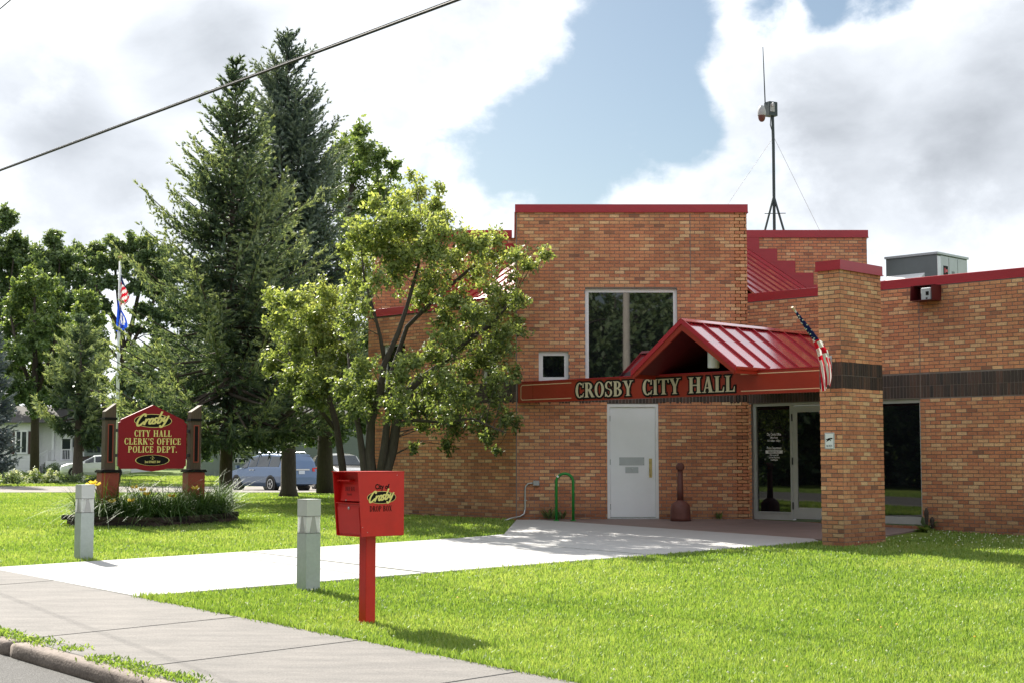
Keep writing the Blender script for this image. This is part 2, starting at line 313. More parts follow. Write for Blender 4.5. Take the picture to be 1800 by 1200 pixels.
class MB:
    def __init__(s, mat4=None): s.v = []; s.f = []; s.t = []; s.mi = []; s.M = mat4 or Matrix.Identity(4); s.tone = .5; s.m = 0
    def verts(s, pts):
        b = len(s.v); s.v.extend([tuple(s.M @ Vector(p)) for p in pts]); return b
    def face(s, idx): s.f.append(tuple(idx)); s.t.append(s.tone); s.mi.append(s.m)
    def poly(s, pts):
        b = s.verts(pts); s.face(range(b, b+len(pts)))
    def box(s, lo, hi, skip=''):
        x0, y0, z0 = lo; x1, y1, z1 = hi
        b = s.verts([(x0,y0,z0),(x1,y0,z0),(x1,y1,z0),(x0,y1,z0),(x0,y0,z1),(x1,y0,z1),(x1,y1,z1),(x0,y1,z1)])
        for k, q in (('b',(0,3,2,1)),('t',(4,5,6,7)),('f',(0,1,5,4)),('r',(1,2,6,5)),('k',(2,3,7,6)),('l',(3,0,4,7))):
            if k not in skip: s.face([b+i for i in q])
    def cbox(s, c, d): s.box([c[i]-d[i]/2 for i in range(3)], [c[i]+d[i]/2 for i in range(3)])
    def bbox_(s, lo, hi, r):                     # box with chamfered vertical and top edges
        x0,y0,z0 = lo; x1,y1,z1 = hi
        ring = [(x0+r,y0),(x1-r,y0),(x1,y0+r),(x1,y1-r),(x1-r,y1),(x0+r,y1),(x0,y1-r),(x0,y0+r)]
        ins = [(x0+2*r,y0+r),(x1-2*r,y0+r),(x1-r,y0+2*r),(x1-r,y1-2*r),(x1-2*r,y1-r),(x0+2*r,y1-r),(x0+r,y1-2*r),(x0+r,y0+2*r)]
        s.loft([[(x,y,z0) for x,y in ring],[(x,y,z1-r) for x,y in ring],[(x,y,z1) for x,y in ins]], True, True)
    def loft(s, rings, cap0=False, cap1=False, closed=True):
        n = len(rings[0]); bs = [s.verts(r) for r in rings]
        for a, b in zip(bs, bs[1:]):
            for i in range(n if closed else n-1):
                j = (i+1) % n; s.face((a+i, a+j, b+j, b+i))
        if cap0: s.face([bs[0]+i for i in reversed(range(n))])
        if cap1: s.face([bs[-1]+i for i in range(n)])
    def prism(s, pts, vec):                       # polygon (3d points) pushed along vec
        v = Vector(vec); a = s.verts(pts); b = s.verts([tuple(Vector(p)+v) for p in pts]); n = len(pts)
        s.face([a+i for i in range(n)]); s.face([b+i for i in reversed(range(n))])
        for i in range(n): j = (i+1) % n; s.face((a+j, a+i, b+i, b+j))
    def lathe(s, prof, n=16, c=(0, 0, 0), cap=True):
        rings = [[(c[0]+r*math.cos(2*math.pi*i/n), c[1]+r*math.sin(2*math.pi*i/n), c[2]+z) for i in range(n)] for r, z in prof]
        s.loft(rings, cap, cap)
    def tube(s, path, r, n=8, cap=True):
        P = [Vector(p) for p in path]; R = r if hasattr(r, '__len__') else [r]*len(P); rings = []; up = None
        for i, p in enumerate(P):
            t = (P[min(i+1, len(P)-1)] - P[max(i-1, 0)]).normalized()
            if up is None: up = Vector((0, 0, 1)) if abs(t.z) < .9 else Vector((1, 0, 0))
            a = (up - t*up.dot(t)).normalized(); b = t.cross(a); up = a
            rings.append([tuple(p + (a*math.cos(2*math.pi*k/n) + b*math.sin(2*math.pi*k/n))*R[i]) for k in range(n)])
        s.loft(rings, cap, cap)
    def build(s, name, mat, parent=None, smooth=False, **kw):
        mats = mat if isinstance(mat, list) else None
        return add(name, s.v, s.f, None if mats else mat, parent, tone=s.t, smooth=smooth, mats=mats, mi=s.mi if mats else None, **kw)
def frame(o, e, up=(0, 0, 1)):                    # matrix: x along e, z up, y INTO the surface (towards -y is the viewer)
    x = Vector((e[0], e[1], e[2] if len(e) > 2 else 0)).normalized(); z = Vector(up).normalized(); y = z.cross(x).normalized(); z = x.cross(y)
    return Matrix(((x.x, y.x, z.x, o[0]), (x.y, y.y, z.y, o[1]), (x.z, y.z, z.z, o[2]), (0, 0, 0, 1)))
# ------------------------------------------------------------------ terrain
GY = [-200, 0, 29.7, 50, 72, 90, 105, 125, 200, 700]; GZ = [-1.2, -.891, 0, 0, -.28, -.16, 0, .2, .7, 1.5]
P0 = np.array((-4.282, 17.046)); U = np.array((.662, -.749)); NN = np.array((.749, .662))   # lawn edge of the pavement; along street; towards hall
def gz(Y): return np.interp(Y, GY, GZ)
def st(X, Y): dx, dy = X-P0[0], Y-P0[1]; return dx*NN[0]+dy*NN[1], dx*U[0]+dy*U[1]
def xy(s, t): return P0[0]+s*NN[0]+t*U[0], P0[1]+s*NN[1]+t*U[1]
KS = -2.47                                        # street face of the kerb
def roadz(s, t):
    x, y = xy(KS, t); return gz(y) - .13 + .012*np.minimum(np.abs(s-KS), 3.5)
def lawn_poly_test(X, Y, poly):
    ins = np.zeros(len(X), bool); n = len(poly)
    for i in range(n):
        x0, y0 = poly[i]; x1, y1 = poly[(i+1) % n]
        c = ((y0 > Y) != (y1 > Y)) & (X < (x1-x0)*(Y-y0)/((y1-y0) if y1 != y0 else 1e-9) + x0)
        ins ^= c
    return ins
# ------------------------------------------------------------------ ground, road, kerb, pavement, walk
def grid_mesh(xs, ys, fz, fxy=None):
    A, B = np.meshgrid(xs, ys, indexing='ij'); nx, ny = len(xs), len(ys)
    X, Y = (A, B) if fxy is None else fxy(A, B)
    V = np.stack([X.ravel(), Y.ravel(), fz(A, B, X, Y).ravel()], 1)
    i = np.arange((nx-1)*(ny-1)); a = (i//(ny-1))*ny + i % (ny-1)
    return V, np.stack([a, a+ny, a+ny+1, a+1], 1)
def ground():
    ss = np.concatenate([[-600, -300, -150], np.arange(-80, -12, 4), [-11.6, -11.5], np.arange(-10, -3, 2), [KS+.06, KS+.08], np.arange(-2, 90, 2), [110, 140, 200, 300, 500, 800]])
    tt = np.concatenate([[-700, -500, -300, -200, -140], np.arange(-110, 60, 3), [80, 120, 200, 400, 700]])
    def fz(s, t, X, Y):
        z = gz(Y) - .03
        road = (s <= KS+.06) & (s >= -11.5); z = np.where(road, roadz(s, t)-.1, z)
        return np.where(s < -11.5, roadz(np.full_like(s, -11.5), t)+.10, z)
    V, F = grid_mesh(ss, tt, fz, lambda s, t: xy(s, t))
    add('ground', V, F, M['lawn'], kind='structure', smooth=True)
ground()
V, F = grid_mesh(np.array([-11.1, -9, -7, -5, -3.2, KS+.03]), np.arange(-90, 91, 3.0), lambda s, t, X, Y: roadz(s, t), lambda s, t: xy(s, t))
add('road', V, F, M['asphalt'], kind='structure')
def slab_mb(poly, top=0.0, th=.11, edge=0.0):
    b = MB(); lo = [(x, y, float(gz(y))+top-th) for x, y in poly]; n = len(poly)
    c = np.mean(poly, axis=0)
    inn = [tuple(np.array(p)+(c-np.array(p))/np.linalg.norm(c-np.array(p))*edge) for p in poly]
    mid = [(x, y, float(gz(y))+top-edge*.7) for x, y in poly]; hi = [(x, y, float(gz(y))+top) for x, y in inn]
    b.loft([lo, mid, hi], False, True); return b
side = thing('pavement', None, None, (*xy(-1.2, 2), -.5), kind='structure')
ts = [-60, -40, -26, -17.6, -15.4, -13.2, -11, -8.8, -6.6, -4.36, -2.16, 2.27, 4.38, 6.6, 8.8, 11, 13.2, 15.4, 22, 40, 60]
for a, c in zip(ts, ts[1:]):
    g = .006
    if a < 0: g = .008
    poly = [xy(-2.33, a+g), xy(-2.33, c-g), xy(-.012, c-g), xy(-.012, a+g)]
    b = MB(); q = [(x, y, float(gz(y))) for x, y in poly]
    b.prism([(x, y, z-.1) for x, y, z in q], (0, 0, .088))
    c0 = [(x, y, z-.012) for x, y, z in q]
    s0, t0 = -2.33, a+g
    ins = [xy(-2.33+.012, a+g+.012), xy(-2.33+.012, c-g-.012), xy(-.024, c-g-.012), xy(-.024, a+g+.012)]
    b.loft([c0, [(x, y, float(gz(y))) for x, y in ins]], False, True)
    b.build('slab', M['concrete_old'], side)
kerb = thing('kerb', None, None, (*xy(KS, 2), -.55), kind='structure')
kt = [-40, -24, -12, -7.2, -3.9, -.75, 2.35, 5.4, 8.6, 14, 30]
kr = random.Random(3)
for a, c in zip(kt, kt[1:]):
    b = MB(); rings = []; n = max(2, int((c-a)/.12))
    prof = [(-.03, -.16), (-.024, -.09), (-.014, -.03), (.0, -.010), (.022, -.001), (.07, .002), (.128, 0), (.137, -.015), (.137, -.16)]
    for i in range(n+1):
        t = a+.008 + (c-a-.016)*i/n; x0, y0 = xy(KS, t); z0 = float(gz(y0)); ring = []
        end = .02 if i in (0, n) else 0
        chip = .035*max(0, math.sin(t*2.1+1)*math.sin(t*5.3)-.55)
        for k, (ds, dz) in enumerate(prof):
            j = .005*mnoise.noise(Vector((t*2, k*.5, 1.3))) + .003*mnoise.noise(Vector((t*11, k*1.7, 4)))
            x, y = xy(KS+ds+j+(end if k < 5 else -end*.3)+(chip if k < 5 else 0), t)
            ring.append((x, y, z0+dz+j-(end*.6+chip*.6 if 1 < k < 7 else 0)))
        rings.append(ring)
    b.loft(rings, True, True); b.build('kerb_stone', M['kerb_stone'], kerb, smooth=True)
walk = thing('walkway', None, None, (-1.5, 22, -.3), kind='structure')
LA = np.array([(-7.11, 20.23), (-.956, 25.043)]); RB = np.array([(-4.275, 17.06), (5.046, 24.478)])
lerp = lambda P, f: P[0]+(P[1]-P[0])*f
g = .0035
for f0, f1 in ((0, .5), (.5, 1.0)):
    la, lb = lerp(LA, f0+g*(f0 > 0)), lerp(LA, f1-g); fr = .34; ra, rb = lerp(RB, f0*2*fr+g*(f0 > 0)), lerp(RB, f1*2*fr-g)
    slab_mb([tuple(ra), tuple(rb), tuple(lb), tuple(la)], edge=.006).build('slab', M['concrete_new'], walk)
slab_mb([tuple(lerp(RB, .683)), tuple(RB[1]), (5.05, 24.95), (.5, 29.48), (.09, 29.48), (-.148, 25.879), tuple(LA[1]+np.array((.03, .02)))], edge=.006).build('slab', M['concrete_new'], walk)
pad = thing('entrance_pad', None, None, (3, 28, -.05), kind='structure')
slab_mb([(.50, 29.495), (3.02, 26.985), (4.80, 28.9), (4.80, 29.66), (.50, 29.66)], edge=.006).build('slab', M['concrete_red'], pad)
slab_mb([(3.03, 26.975), (5.06, 24.96), (5.30, 24.75), (6.15, 25.3), (7.42, 27.02), (4.82, 29.62), (4.82, 28.9)], edge=.006).build('slab', M['concrete_red'], pad)
# parking lane behind the lawn
xs = np.arange(-90, 16.1, 2.0); ys = np.linspace(0, 1, 6)
def lane_xy(A, B):
    e0 = 58.5 + .5*np.sin(A*.31)+.25*np.sin(A*1.3); e1 = 79 + .8*np.sin(A*.17+1) + .006*(A+40)**2*.2
    return A, e0+(e1-e0)*B
V, F = grid_mesh(xs, ys, lambda A, B, X, Y: gz(Y)+.015, lane_xy)
add('parking_lane', V, F, M['gravel'], kind='structure')
WALKPOLY = [(-4.42, 16.9), (-4.25, 17.03), (5.07, 24.46), (6.2, 25.2), (7.45, 27.0), (4.8, 29.9), (.1, 29.9), (-.17, 25.9), (-.98, 25.07), (-7.14, 20.25), (-7.3, 20.1)]
PLANT = [(-8.55, 28.55), (-8.25, 27.95), (-6.55, 27.75), (-5.5, 29.05), (-5.45, 29.65), (-6.5, 30.1), (-8.0, 29.4)]
def on_lawn(X, Y, m=0.0):
    s, t = st(X, Y)
    ok = (s > .0-m) & (Y < 58) & ~lawn_poly_test(X, Y, WALKPOLY)
    ok &= ~lawn_poly_test(X, Y, PLANT)
    ok &= ~((X < .12) & (X > -3.3) & (X+Y > 29.72)) & ~((X >= .1) & (X < 4.8) & (Y > 29.6)) & ~((X >= 4.7) & (X+Y > 34.42))
    ok &= ~((X >= -3.3) & (Y > 33)) & ~((X > .5) & (X+Y > 29.98) & (Y-X > 18.3) & (X < 7.4))
    a = X-5.24; b = Y-23.5; p = (a+b)*.7071; q = (-a+b)*.7071
    ok &= ~((p > -.01) & (p < 1.23) & (q > -.01) & (q < .42))
    return ok
def vnoise(X, Y, sc, seed):
    xi = X*sc+seed; yi = Y*sc+seed*1.7; x0 = np.floor(xi); y0 = np.floor(yi); fx = xi-x0; fy = yi-y0
    h = lambda a, b: np.modf(np.abs(np.sin(a*127.1+b*311.7+seed)*43758.5453))[0]
    fx = fx*fx*(3-2*fx); fy = fy*fy*(3-2*fy)
    return (h(x0, y0)*(1-fx)+h(x0+1, y0)*fx)*(1-fy)+(h(x0, y0+1)*(1-fx)+h(x0+1, y0+1)*fx)*fy
def blades(X, Y, h, w, tone, lean=.45, bend=True):
    n = len(X); z = gz(Y)-.03; a = rng.uniform(0, 2*np.pi, n); l = rng.normal(0, lean, n)*h; d = rng.uniform(0, 2*np.pi, n)
    bx, by = np.cos(a)*w/2, np.sin(a)*w/2; V = np.zeros((n, 5, 3))
    V[:, 0] = np.stack([X-bx, Y-by, z], 1); V[:, 1] = np.stack([X+bx, Y+by, z], 1)
    mx, my = X+np.cos(d)*l*.35, Y+np.sin(d)*l*.35
    V[:, 2] = np.stack([mx+bx*.8, my+by*.8, z+h*.62], 1); V[:, 3] = np.stack([mx-bx*.8, my-by*.8, z+h*.62], 1)
    V[:, 4] = np.stack([X+np.cos(d)*l, Y+np.sin(d)*l, z+h], 1)
    b = np.arange(n)*5; q = np.stack([b, b+1, b+2, b+3], 1); t3 = np.stack([b+3, b+2, b+4, b+4], 1)
    return V.reshape(-1, 3), q, np.stack([b+3, b+2, b+4], 1), tone
def grass():
    n = 900000; u = rng.random(n); Y = 9.3*(58/9.3)**(u**1.12); X = Y*rng.uniform(-.47, .52, n)
    m = n//8; X[:m] = Y[:m]*np.where(rng.random(m) < .7, rng.uniform(.52, .8, m), rng.uniform(-.65, -.47, m))   # a thinner strip each side
    k = on_lawn(X+rng.normal(0, .022, n), Y+rng.normal(0, .03, n), .03+.05*vnoise(X, Y, 2.5, 3.3)); X, Y = X[k], Y[k]; n = len(X)
    pt = vnoise(X, Y, .7, 5.1)*.5+vnoise(X, Y, 2.3, 2.2)*.3+vnoise(X, Y, 9, 8.8)*.2
    s, t = st(X, Y); edge = np.exp(-np.maximum(s, 0)/.18)
    h = (.026+.026*rng.random(n)+.024*pt)*(1+.55*edge)*(1+.25*(rng.random(n) > .97)); w = np.clip(.00075*Y, .007, .045)*rng.uniform(.7, 1.3, n)
    tone = np.clip(pt*.75+rng.normal(.12, .17, n)-.12*edge, 0, 1)
    V, q, t3, tone = blades(X, Y, h, w, tone)
    F = [*map(tuple, q[:0])]
    # quads and tips in one mesh
    me = bpy.data.meshes.new('grass'); fl = np.concatenate([q.ravel(), t3.ravel()]).astype(np.int32)
    me.vertices.add(len(V)); me.vertices.foreach_set('co', V.astype(np.float32).ravel())
    me.loops.add(len(fl)); me.loops.foreach_set('vertex_index', fl); me.polygons.add(2*n)
    me.polygons.foreach_set('loop_start', np.concatenate([np.arange(n)*4, 4*n+np.arange(n)*3]).astype(np.int32))
    me.attributes.new('tone', 'FLOAT', 'FACE').data.foreach_set('value', np.concatenate([tone, tone]).astype(np.float32))
    me.polygons.foreach_set('use_smooth', np.zeros(2*n, bool)); me.materials.append(M['grass']); me.update(calc_edges=True)
    o = bpy.data.objects.new('grass', me); COL.objects.link(o); tag(o, kind='stuff', label='short mown lawn grass in front of the hall', cat='grass')
grass()
def clover():                                      # white clover heads and a few dandelions in the lawn
    n = 420; Y = 10*(27/10)**rng.random(n); X = Y*rng.uniform(-.3, .45, n)
    k = on_lawn(X, Y) & (vnoise(X, Y, .8, 9.9) > .52); X, Y = X[k], Y[k]
    ex, ey = rng.uniform(5.5, 9.5, 260), None; ey = 33.9-ex-rng.uniform(.3, 4.2, 260)
    X = np.concatenate([X, ex]); Y = np.concatenate([Y, ey]); k = on_lawn(X, Y); X, Y = X[k], Y[k]
    b = MB()
    for x, y in zip(X, Y):
        z = float(gz(y))+.04+random.random()*.03; r = .008+.006*random.random(); b.tone = random.random()
        v = b.verts([(x-r,y,z),(x+r,y,z),(x,y-r,z),(x,y+r,z),(x,y,z-r),(x,y,z+r)])
        for q in ((0,2,5),(2,1,5),(1,3,5),(3,0,5),(2,0,4),(1,2,4)): b.face([v+i for i in q])
    b.build('clover_flowers', M['petal_white'], kind='stuff', label='tiny white clover heads scattered through the lawn', cat='clover')
    b = MB()
    for x, y in ((1.4, 15.0), (3.4, 14.7), (3.7, 14.4), (3.5, 14.2), (4.2, 13.6), (5.0, 12.2), (6.9, 23.2), (2.2, 12.0), (-.6, 16.5)):
        z = float(gz(y))+.055; r = .014; b.tone = random.random()
        v = b.verts([(x-r,y,z),(x+r,y,z),(x,y-r,z),(x,y+r,z),(x,y,z-r*.6),(x,y,z+r*.6)])
        for q in ((0,2,5),(2,1,5),(1,3,5),(3,0,5),(2,0,4),(1,2,4)): b.face([v+i for i in q])
    b.build('dandelion_flowers', M['petal_yellow'], kind='stuff', label='few yellow dandelion heads in the lawn', cat='dandelion')
clover()
# ------------------------------------------------------------------ lettering (flat print and cut-out letters)
def arc(cx, cy, rx, ry, a0, a1, tx, ty, n=14):     # tx: stroke width at the sides, ty: at top and bottom
    out = []
    P = [math.radians(a0+(a1-a0)*i/n) for i in range(n+1)]
    o = [(cx+rx*math.cos(a), cy+ry*math.sin(a)) for a in P]; q = [(cx+(rx-tx)*math.cos(a), cy+(ry-ty)*math.sin(a)) for a in P]
    for i in range(n): out.append([o[i], o[i+1], q[i+1], q[i]])
    return out
R_ = lambda x0, y0, x1, y1: [(x0, y0), (x1, y0), (x1, y1), (x0, y1)]
def stem(x, w=.17, y0=0, y1=1, s0=True, s1=True, sh=.055, so=.065):
    p = [R_(x, y0, x+w, y1)]
    if s0: p += [[(x-so, y0), (x+w+so, y0), (x+w, y0+sh*1.5), (x, y0+sh*1.5)], R_(x-so, y0, x+w+so, y0+sh*.6)]
    if s1: p += [[(x, y1-sh*1.5), (x+w, y1-sh*1.5), (x+w+so, y1), (x-so, y1)], R_(x-so, y1-sh*.6, x+w+so, y1)]
    return p
G = {}
G['C'] = (.60, arc(.31, .5, .29, .52, 48, 312, .17, .07, 22)+[[(.50, .66), (.58, .66), (.58, 1.0), (.53, 1.0)], [(.46, .10), (.54, .0), (.60, .30), (.565, .30)]])
G['O'] = (.66, arc(.33, .5, .32, .52, 0, 360, .17, .06, 30))
G['R'] = (.66, stem(.07)+arc(.24, .735, .30, .265, -90, 90, .16, .07, 12)+[[(.22, .47), (.40, .47), (.40, .54), (.22, .54)], [(.25, .5), (.43, .5), (.68, 0), (.49, 0)], R_(.49, 0, .70, .045)])
G['P'] = (.60, stem(.07)+arc(.24, .72, .33, .28, -90, 90, .16, .07, 12)+[R_(.22, .44, .30, .50)])
G['B'] = (.63, stem(.07)+arc(.24, .75, .28, .25, -90, 90, .15, .065, 12)+arc(.24, .27, .34, .27, -90, 90, .17, .065, 12)+[R_(.2, .47, .32, .54)])
G['D'] = (.68, stem(.07)+arc(.22, .5, .43, .5, -90, 90, .17, .07, 16))
G['S'] = (.52, arc(.26, .745, .235, .275, 20, 235, .13, .07, 16)+arc(.25, .265, .25, .285, -160, 60, .13, .07, 16)+[[(.05, .62), (.16, .52), (.47, .38), (.36, .50)], [(.06, .60), (.20, .56), (.44, .40), (.30, .44)], [(.42, .68), (.48, .68), (.48, 1.0), (.44, 1.0)], [(.02, 0), (.06, 0), (.09, .32), (.02, .32)]])
G['Y'] = (.64, [[(.03, 1), (.22, 1), (.41, .46), (.25, .46)], [(.33, .46), (.42, .50), (.58, 1), (.50, 1)], R_(-.03, .955, .28, 1), R_(.42, .955, .68, 1)]+stem(.245, .165, 0, .5, True, False))
G['I'] = (.31, stem(.07))
G['T'] = (.62, stem(.225)+[R_(.0, .925, .62, 1), [(0, .72), (.035, .72), (.09, .94), (0, .94)], [(.585, .72), (.62, .72), (.62, .94), (.53, .94)]])
G['H'] = (.74, stem(.07)+stem(.50)+[R_(.2, .46, .54, .53)])
G['A'] = (.68, [[(.10, 0), (.17, 0), (.36, .97), (.30, 1.0)], [(.42, 0), (.61, 0), (.42, 1), (.28, 1)], R_(.17, .27, .52, .335), R_(.0, 0, .24, .05), R_(.36, 0, .70, .05)])
G['L'] = (.56, stem(.07)+[R_(.2, 0, .54, .075), [(.44, .05), (.54, .05), (.55, .33), (.52, .33)]])
G['E'] = (.56, stem(.07)+[R_(.2, 0, .52, .07), R_(.2, .93, .51, 1), R_(.2, .465, .42, .53), [(.44, .05), (.52, .05), (.54, .28), (.51, .28)], [(.43, .95), (.51, .95), (.51, .74), (.485, .74)], R_(.40, .38, .43, .62)])
G['F'] = (.53, stem(.07)+[R_(.2, .93, .51, 1), R_(.2, .465, .42, .53), [(.43, .95), (.51, .95), (.51, .72), (.485, .72)], R_(.40, .38, .43, .62)])
G['K'] = (.70, stem(.07)+[[(.22, .42), (.30, .42), (.60, 1), (.52, 1)], [(.27, .53), (.42, .62), (.70, 0), (.50, 0)], R_(.42, .955, .68, 1), R_(.45, 0, .73, .045)])
G['N'] = (.72, [R_(.09, 0, .15, 1), R_(.56, 0, .62, 1), [(.05, 1), (.24, 1), (.62, 0), (.50, 0)], R_(0, 0, .25, .05), R_(.46, .95, .72, 1), R_(0, .95, .2, 1)])
G['X'] = (.66, [[(.03, 1), (.22, 1), (.63, 0), (.43, 0)], [(.05, 0), (.13, 0), (.60, 1), (.52, 1)], R_(0, 0, .22, .045), R_(.38, 0, .68, .045), R_(0, .955, .27, 1), R_(.44, .955, .67, 1)])
G['W'] = (.95, [[(.02, 1), (.20, 1), (.36, 0), (.26, 0)], [(.30, 0), (.36, 0), (.52, 1), (.46, 1)], [(.42, 1), (.58, 1), (.74, 0), (.64, 0)], [(.68, 0), (.74, 0), (.90, 1), (.84, 1)], R_(-.02, .955, .26, 1), R_(.78, .955, .96, 1)])
G["'"] = (.20, [[(.04, 1), (.16, 1), (.12, .68), (.08, .68)]])
G['.'] = (.24, arc(.12, .08, .085, .09, 0, 360, .085, .09, 8))
G['2'] = (.54, arc(.26, .72, .24, .28, -35, 170, .14, .06, 14)+[[(.34, .52), (.48, .58), (.16, .06), (.02, .0)], R_(.02, 0, .50, .10), [(.44, .08), (.50, .08), (.52, .26), (.49, .26)]])
G['-'] = (.40, [R_(.04, .43, .36, .52)])
G['/'] = (.4, [[(.0, 0), (.06, 0), (.4, 1), (.34, 1)]])
def text_w(s, h, tr=.06, sp=.30): return sum((sp if c == ' ' else G[c][0])+tr for c in s)*h - tr*h
def offset_poly(p, d):
    n = len(p); area = sum(p[i][0]*p[(i+1) % n][1]-p[(i+1) % n][0]*p[i][1] for i in range(n))
    if area < 0: p = p[::-1]
    if d == 0: return p
    out = []
    for i in range(n):
        a, b, c = Vector(p[i-1]), Vector(p[i]), Vector(p[(i+1) % n]); e1 = (b-a); e2 = (c-b)
        if e1.length < 1e-6 or e2.length < 1e-6: out.append(tuple(b)); continue
        e1.normalize(); e2.normalize(); n1 = Vector((e1.y, -e1.x)); n2 = Vector((e2.y, -e2.x)); m = n1+n2
        if m.length < 1e-4: out.append(tuple(b+n1*d)); continue
        m.normalize(); out.append(tuple(b+m*min(d/max(m.dot(n1), .35), 2*d)))
    return out
def print_polys(b, polys, x, z, h, depth, proud, d=0.0, xs=1.0, slant=0.0):  # onto plane of frame b.M (y=0 is the surface, -y outwards)
    for i, p in enumerate(polys):
        q = offset_poly([(px*xs*h, py*h) for px, py in p], d); y0 = -proud-(i % 7)*.00018
        pts = [(x+px+slant*py, y0-depth, z+py) for px, py in q]
        if depth > .0008: b.prism(pts, (0, depth, 0))
        else: b.poly(pts)
def print_text(b, s, xc, z, h, proud=.002, depth=0.0, d=0.0, xs=1.0, tr=.06, sp=.30):
    x = xc-text_w(s, h, tr, sp)*xs/2
    for c in s:
        if c == ' ': x += (sp+tr)*h*xs; continue
        print_polys(b, G[c][1], x, z, h, depth, proud, d, xs); x += (G[c][0]+tr)*h*xs
def print_font(b, s, xc, z, h, proud=.002, xs=1.0, align='CENTER', italic=0.0, bold=0.0):  # small print in the built-in typeface
    cu = bpy.data.curves.new('t', 'FONT'); cu.body = s; cu.size = h/.72; cu.align_x = align; cu.offset = bold; cu.resolution_u = 3
    o = bpy.data.objects.new('t', cu); COL.objects.link(o); dg = bpy.context.evaluated_depsgraph_get()
    me = o.evaluated_get(dg).to_mesh()
    base = b.verts([(xc+v.co.x*xs+italic*v.co.y, -proud, z+v.co.y) for v in me.vertices])
    for p in me.polygons: b.face([base+i for i in p.vertices])
    o.evaluated_get(dg).to_mesh_clear(); bpy.data.objects.remove(o); bpy.data.curves.remove(cu)
def ribbon(pts, w, n=3):
    out = []
    P = [Vector(p) for p in pts]; Q = [P[0]]
    for i in range(len(P)-1):                      # smooth the brush stroke
        p0, p1, p2, p3 = P[max(i-1, 0)], P[i], P[i+1], P[min(i+2, len(P)-1)]
        for k in range(1, n+1):
            t = k/n; Q.append(.5*((2*p1)+(p2-p0)*t+(2*p0-5*p1+4*p2-p3)*t*t+(3*p1-p0-3*p2+p3)*t**3))
    for i, (a, c) in enumerate(zip(Q, Q[1:])):
        e = (c-a)
        if e.length < 1e-5: continue
        e.normalize(); nrm = Vector((-e.y, e.x)); a2 = a-e*w*.25; c2 = c+e*w*.25
        out.append([tuple(a2-nrm*w/2), tuple(c2-nrm*w/2), tuple(c2+nrm*w/2), tuple(a2+nrm*w/2)])
    return out
def script_polys(w=.052):
    st_ = [[(.21, .36), (.20, .44), (.14, .45), (.07, .34), (.03, .16), (.06, .02), (.13, .02), (.22, .14)],
           [(.27, .24), (.25, .02)], [(.26, .12), (.31, .22), (.36, .22)],
           [(.47, .22), (.41, .22), (.38, .12), (.40, .03), (.45, .04), (.48, .14), (.47, .22)],
           [(.59, .22), (.54, .23), (.525, .16), (.565, .09), (.55, .02), (.49, .02)],
           [(.67, .46), (.64, .22), (.63, .03), (.69, .02), (.73, .12), (.71, .21), (.65, .18)],
           [(.80, .23), (.785, .09), (.82, .05), (.87, .12)], [(.905, .25), (.87, .05), (.82, -.14), (.76, -.17), (.74, -.10)]]
    out = []
    for s in st_: out += ribbon([(x+.22*y-.03, y+.20*x-.14) for x, y in s], w)
    return out
def ellipse(b, xc, zc, rx, rz, proud, n=36, r0=0):
    P = [(xc+rx*math.cos(2*math.pi*i/n), -proud, zc+rz*math.sin(2*math.pi*i/n)) for i in range(n)]
    b.poly(P)
def logo(parent, Mx, xc, zc, w, h, proud=.003):     # black oval with a pale rim and the brush-script name
    b = MB(Mx); ellipse(b, xc, zc, w/2, h/2, proud); b.build('logo_rim', M['yellow_paint'], parent)
    b = MB(Mx); ellipse(b, xc, zc, w/2*.97, h/2*.93, proud+.0015); b.build('logo_oval', M['black_paint'], parent)
    b = MB(Mx); s = w*.92; print_polys(b, [[(x_, y_*.70) for x_, y_ in p] for p in script_polys(.060)], xc-s*.485, zc-s*.062, s, 0, proud+.003); b.build('logo_script', M['yellow_paint'], parent)
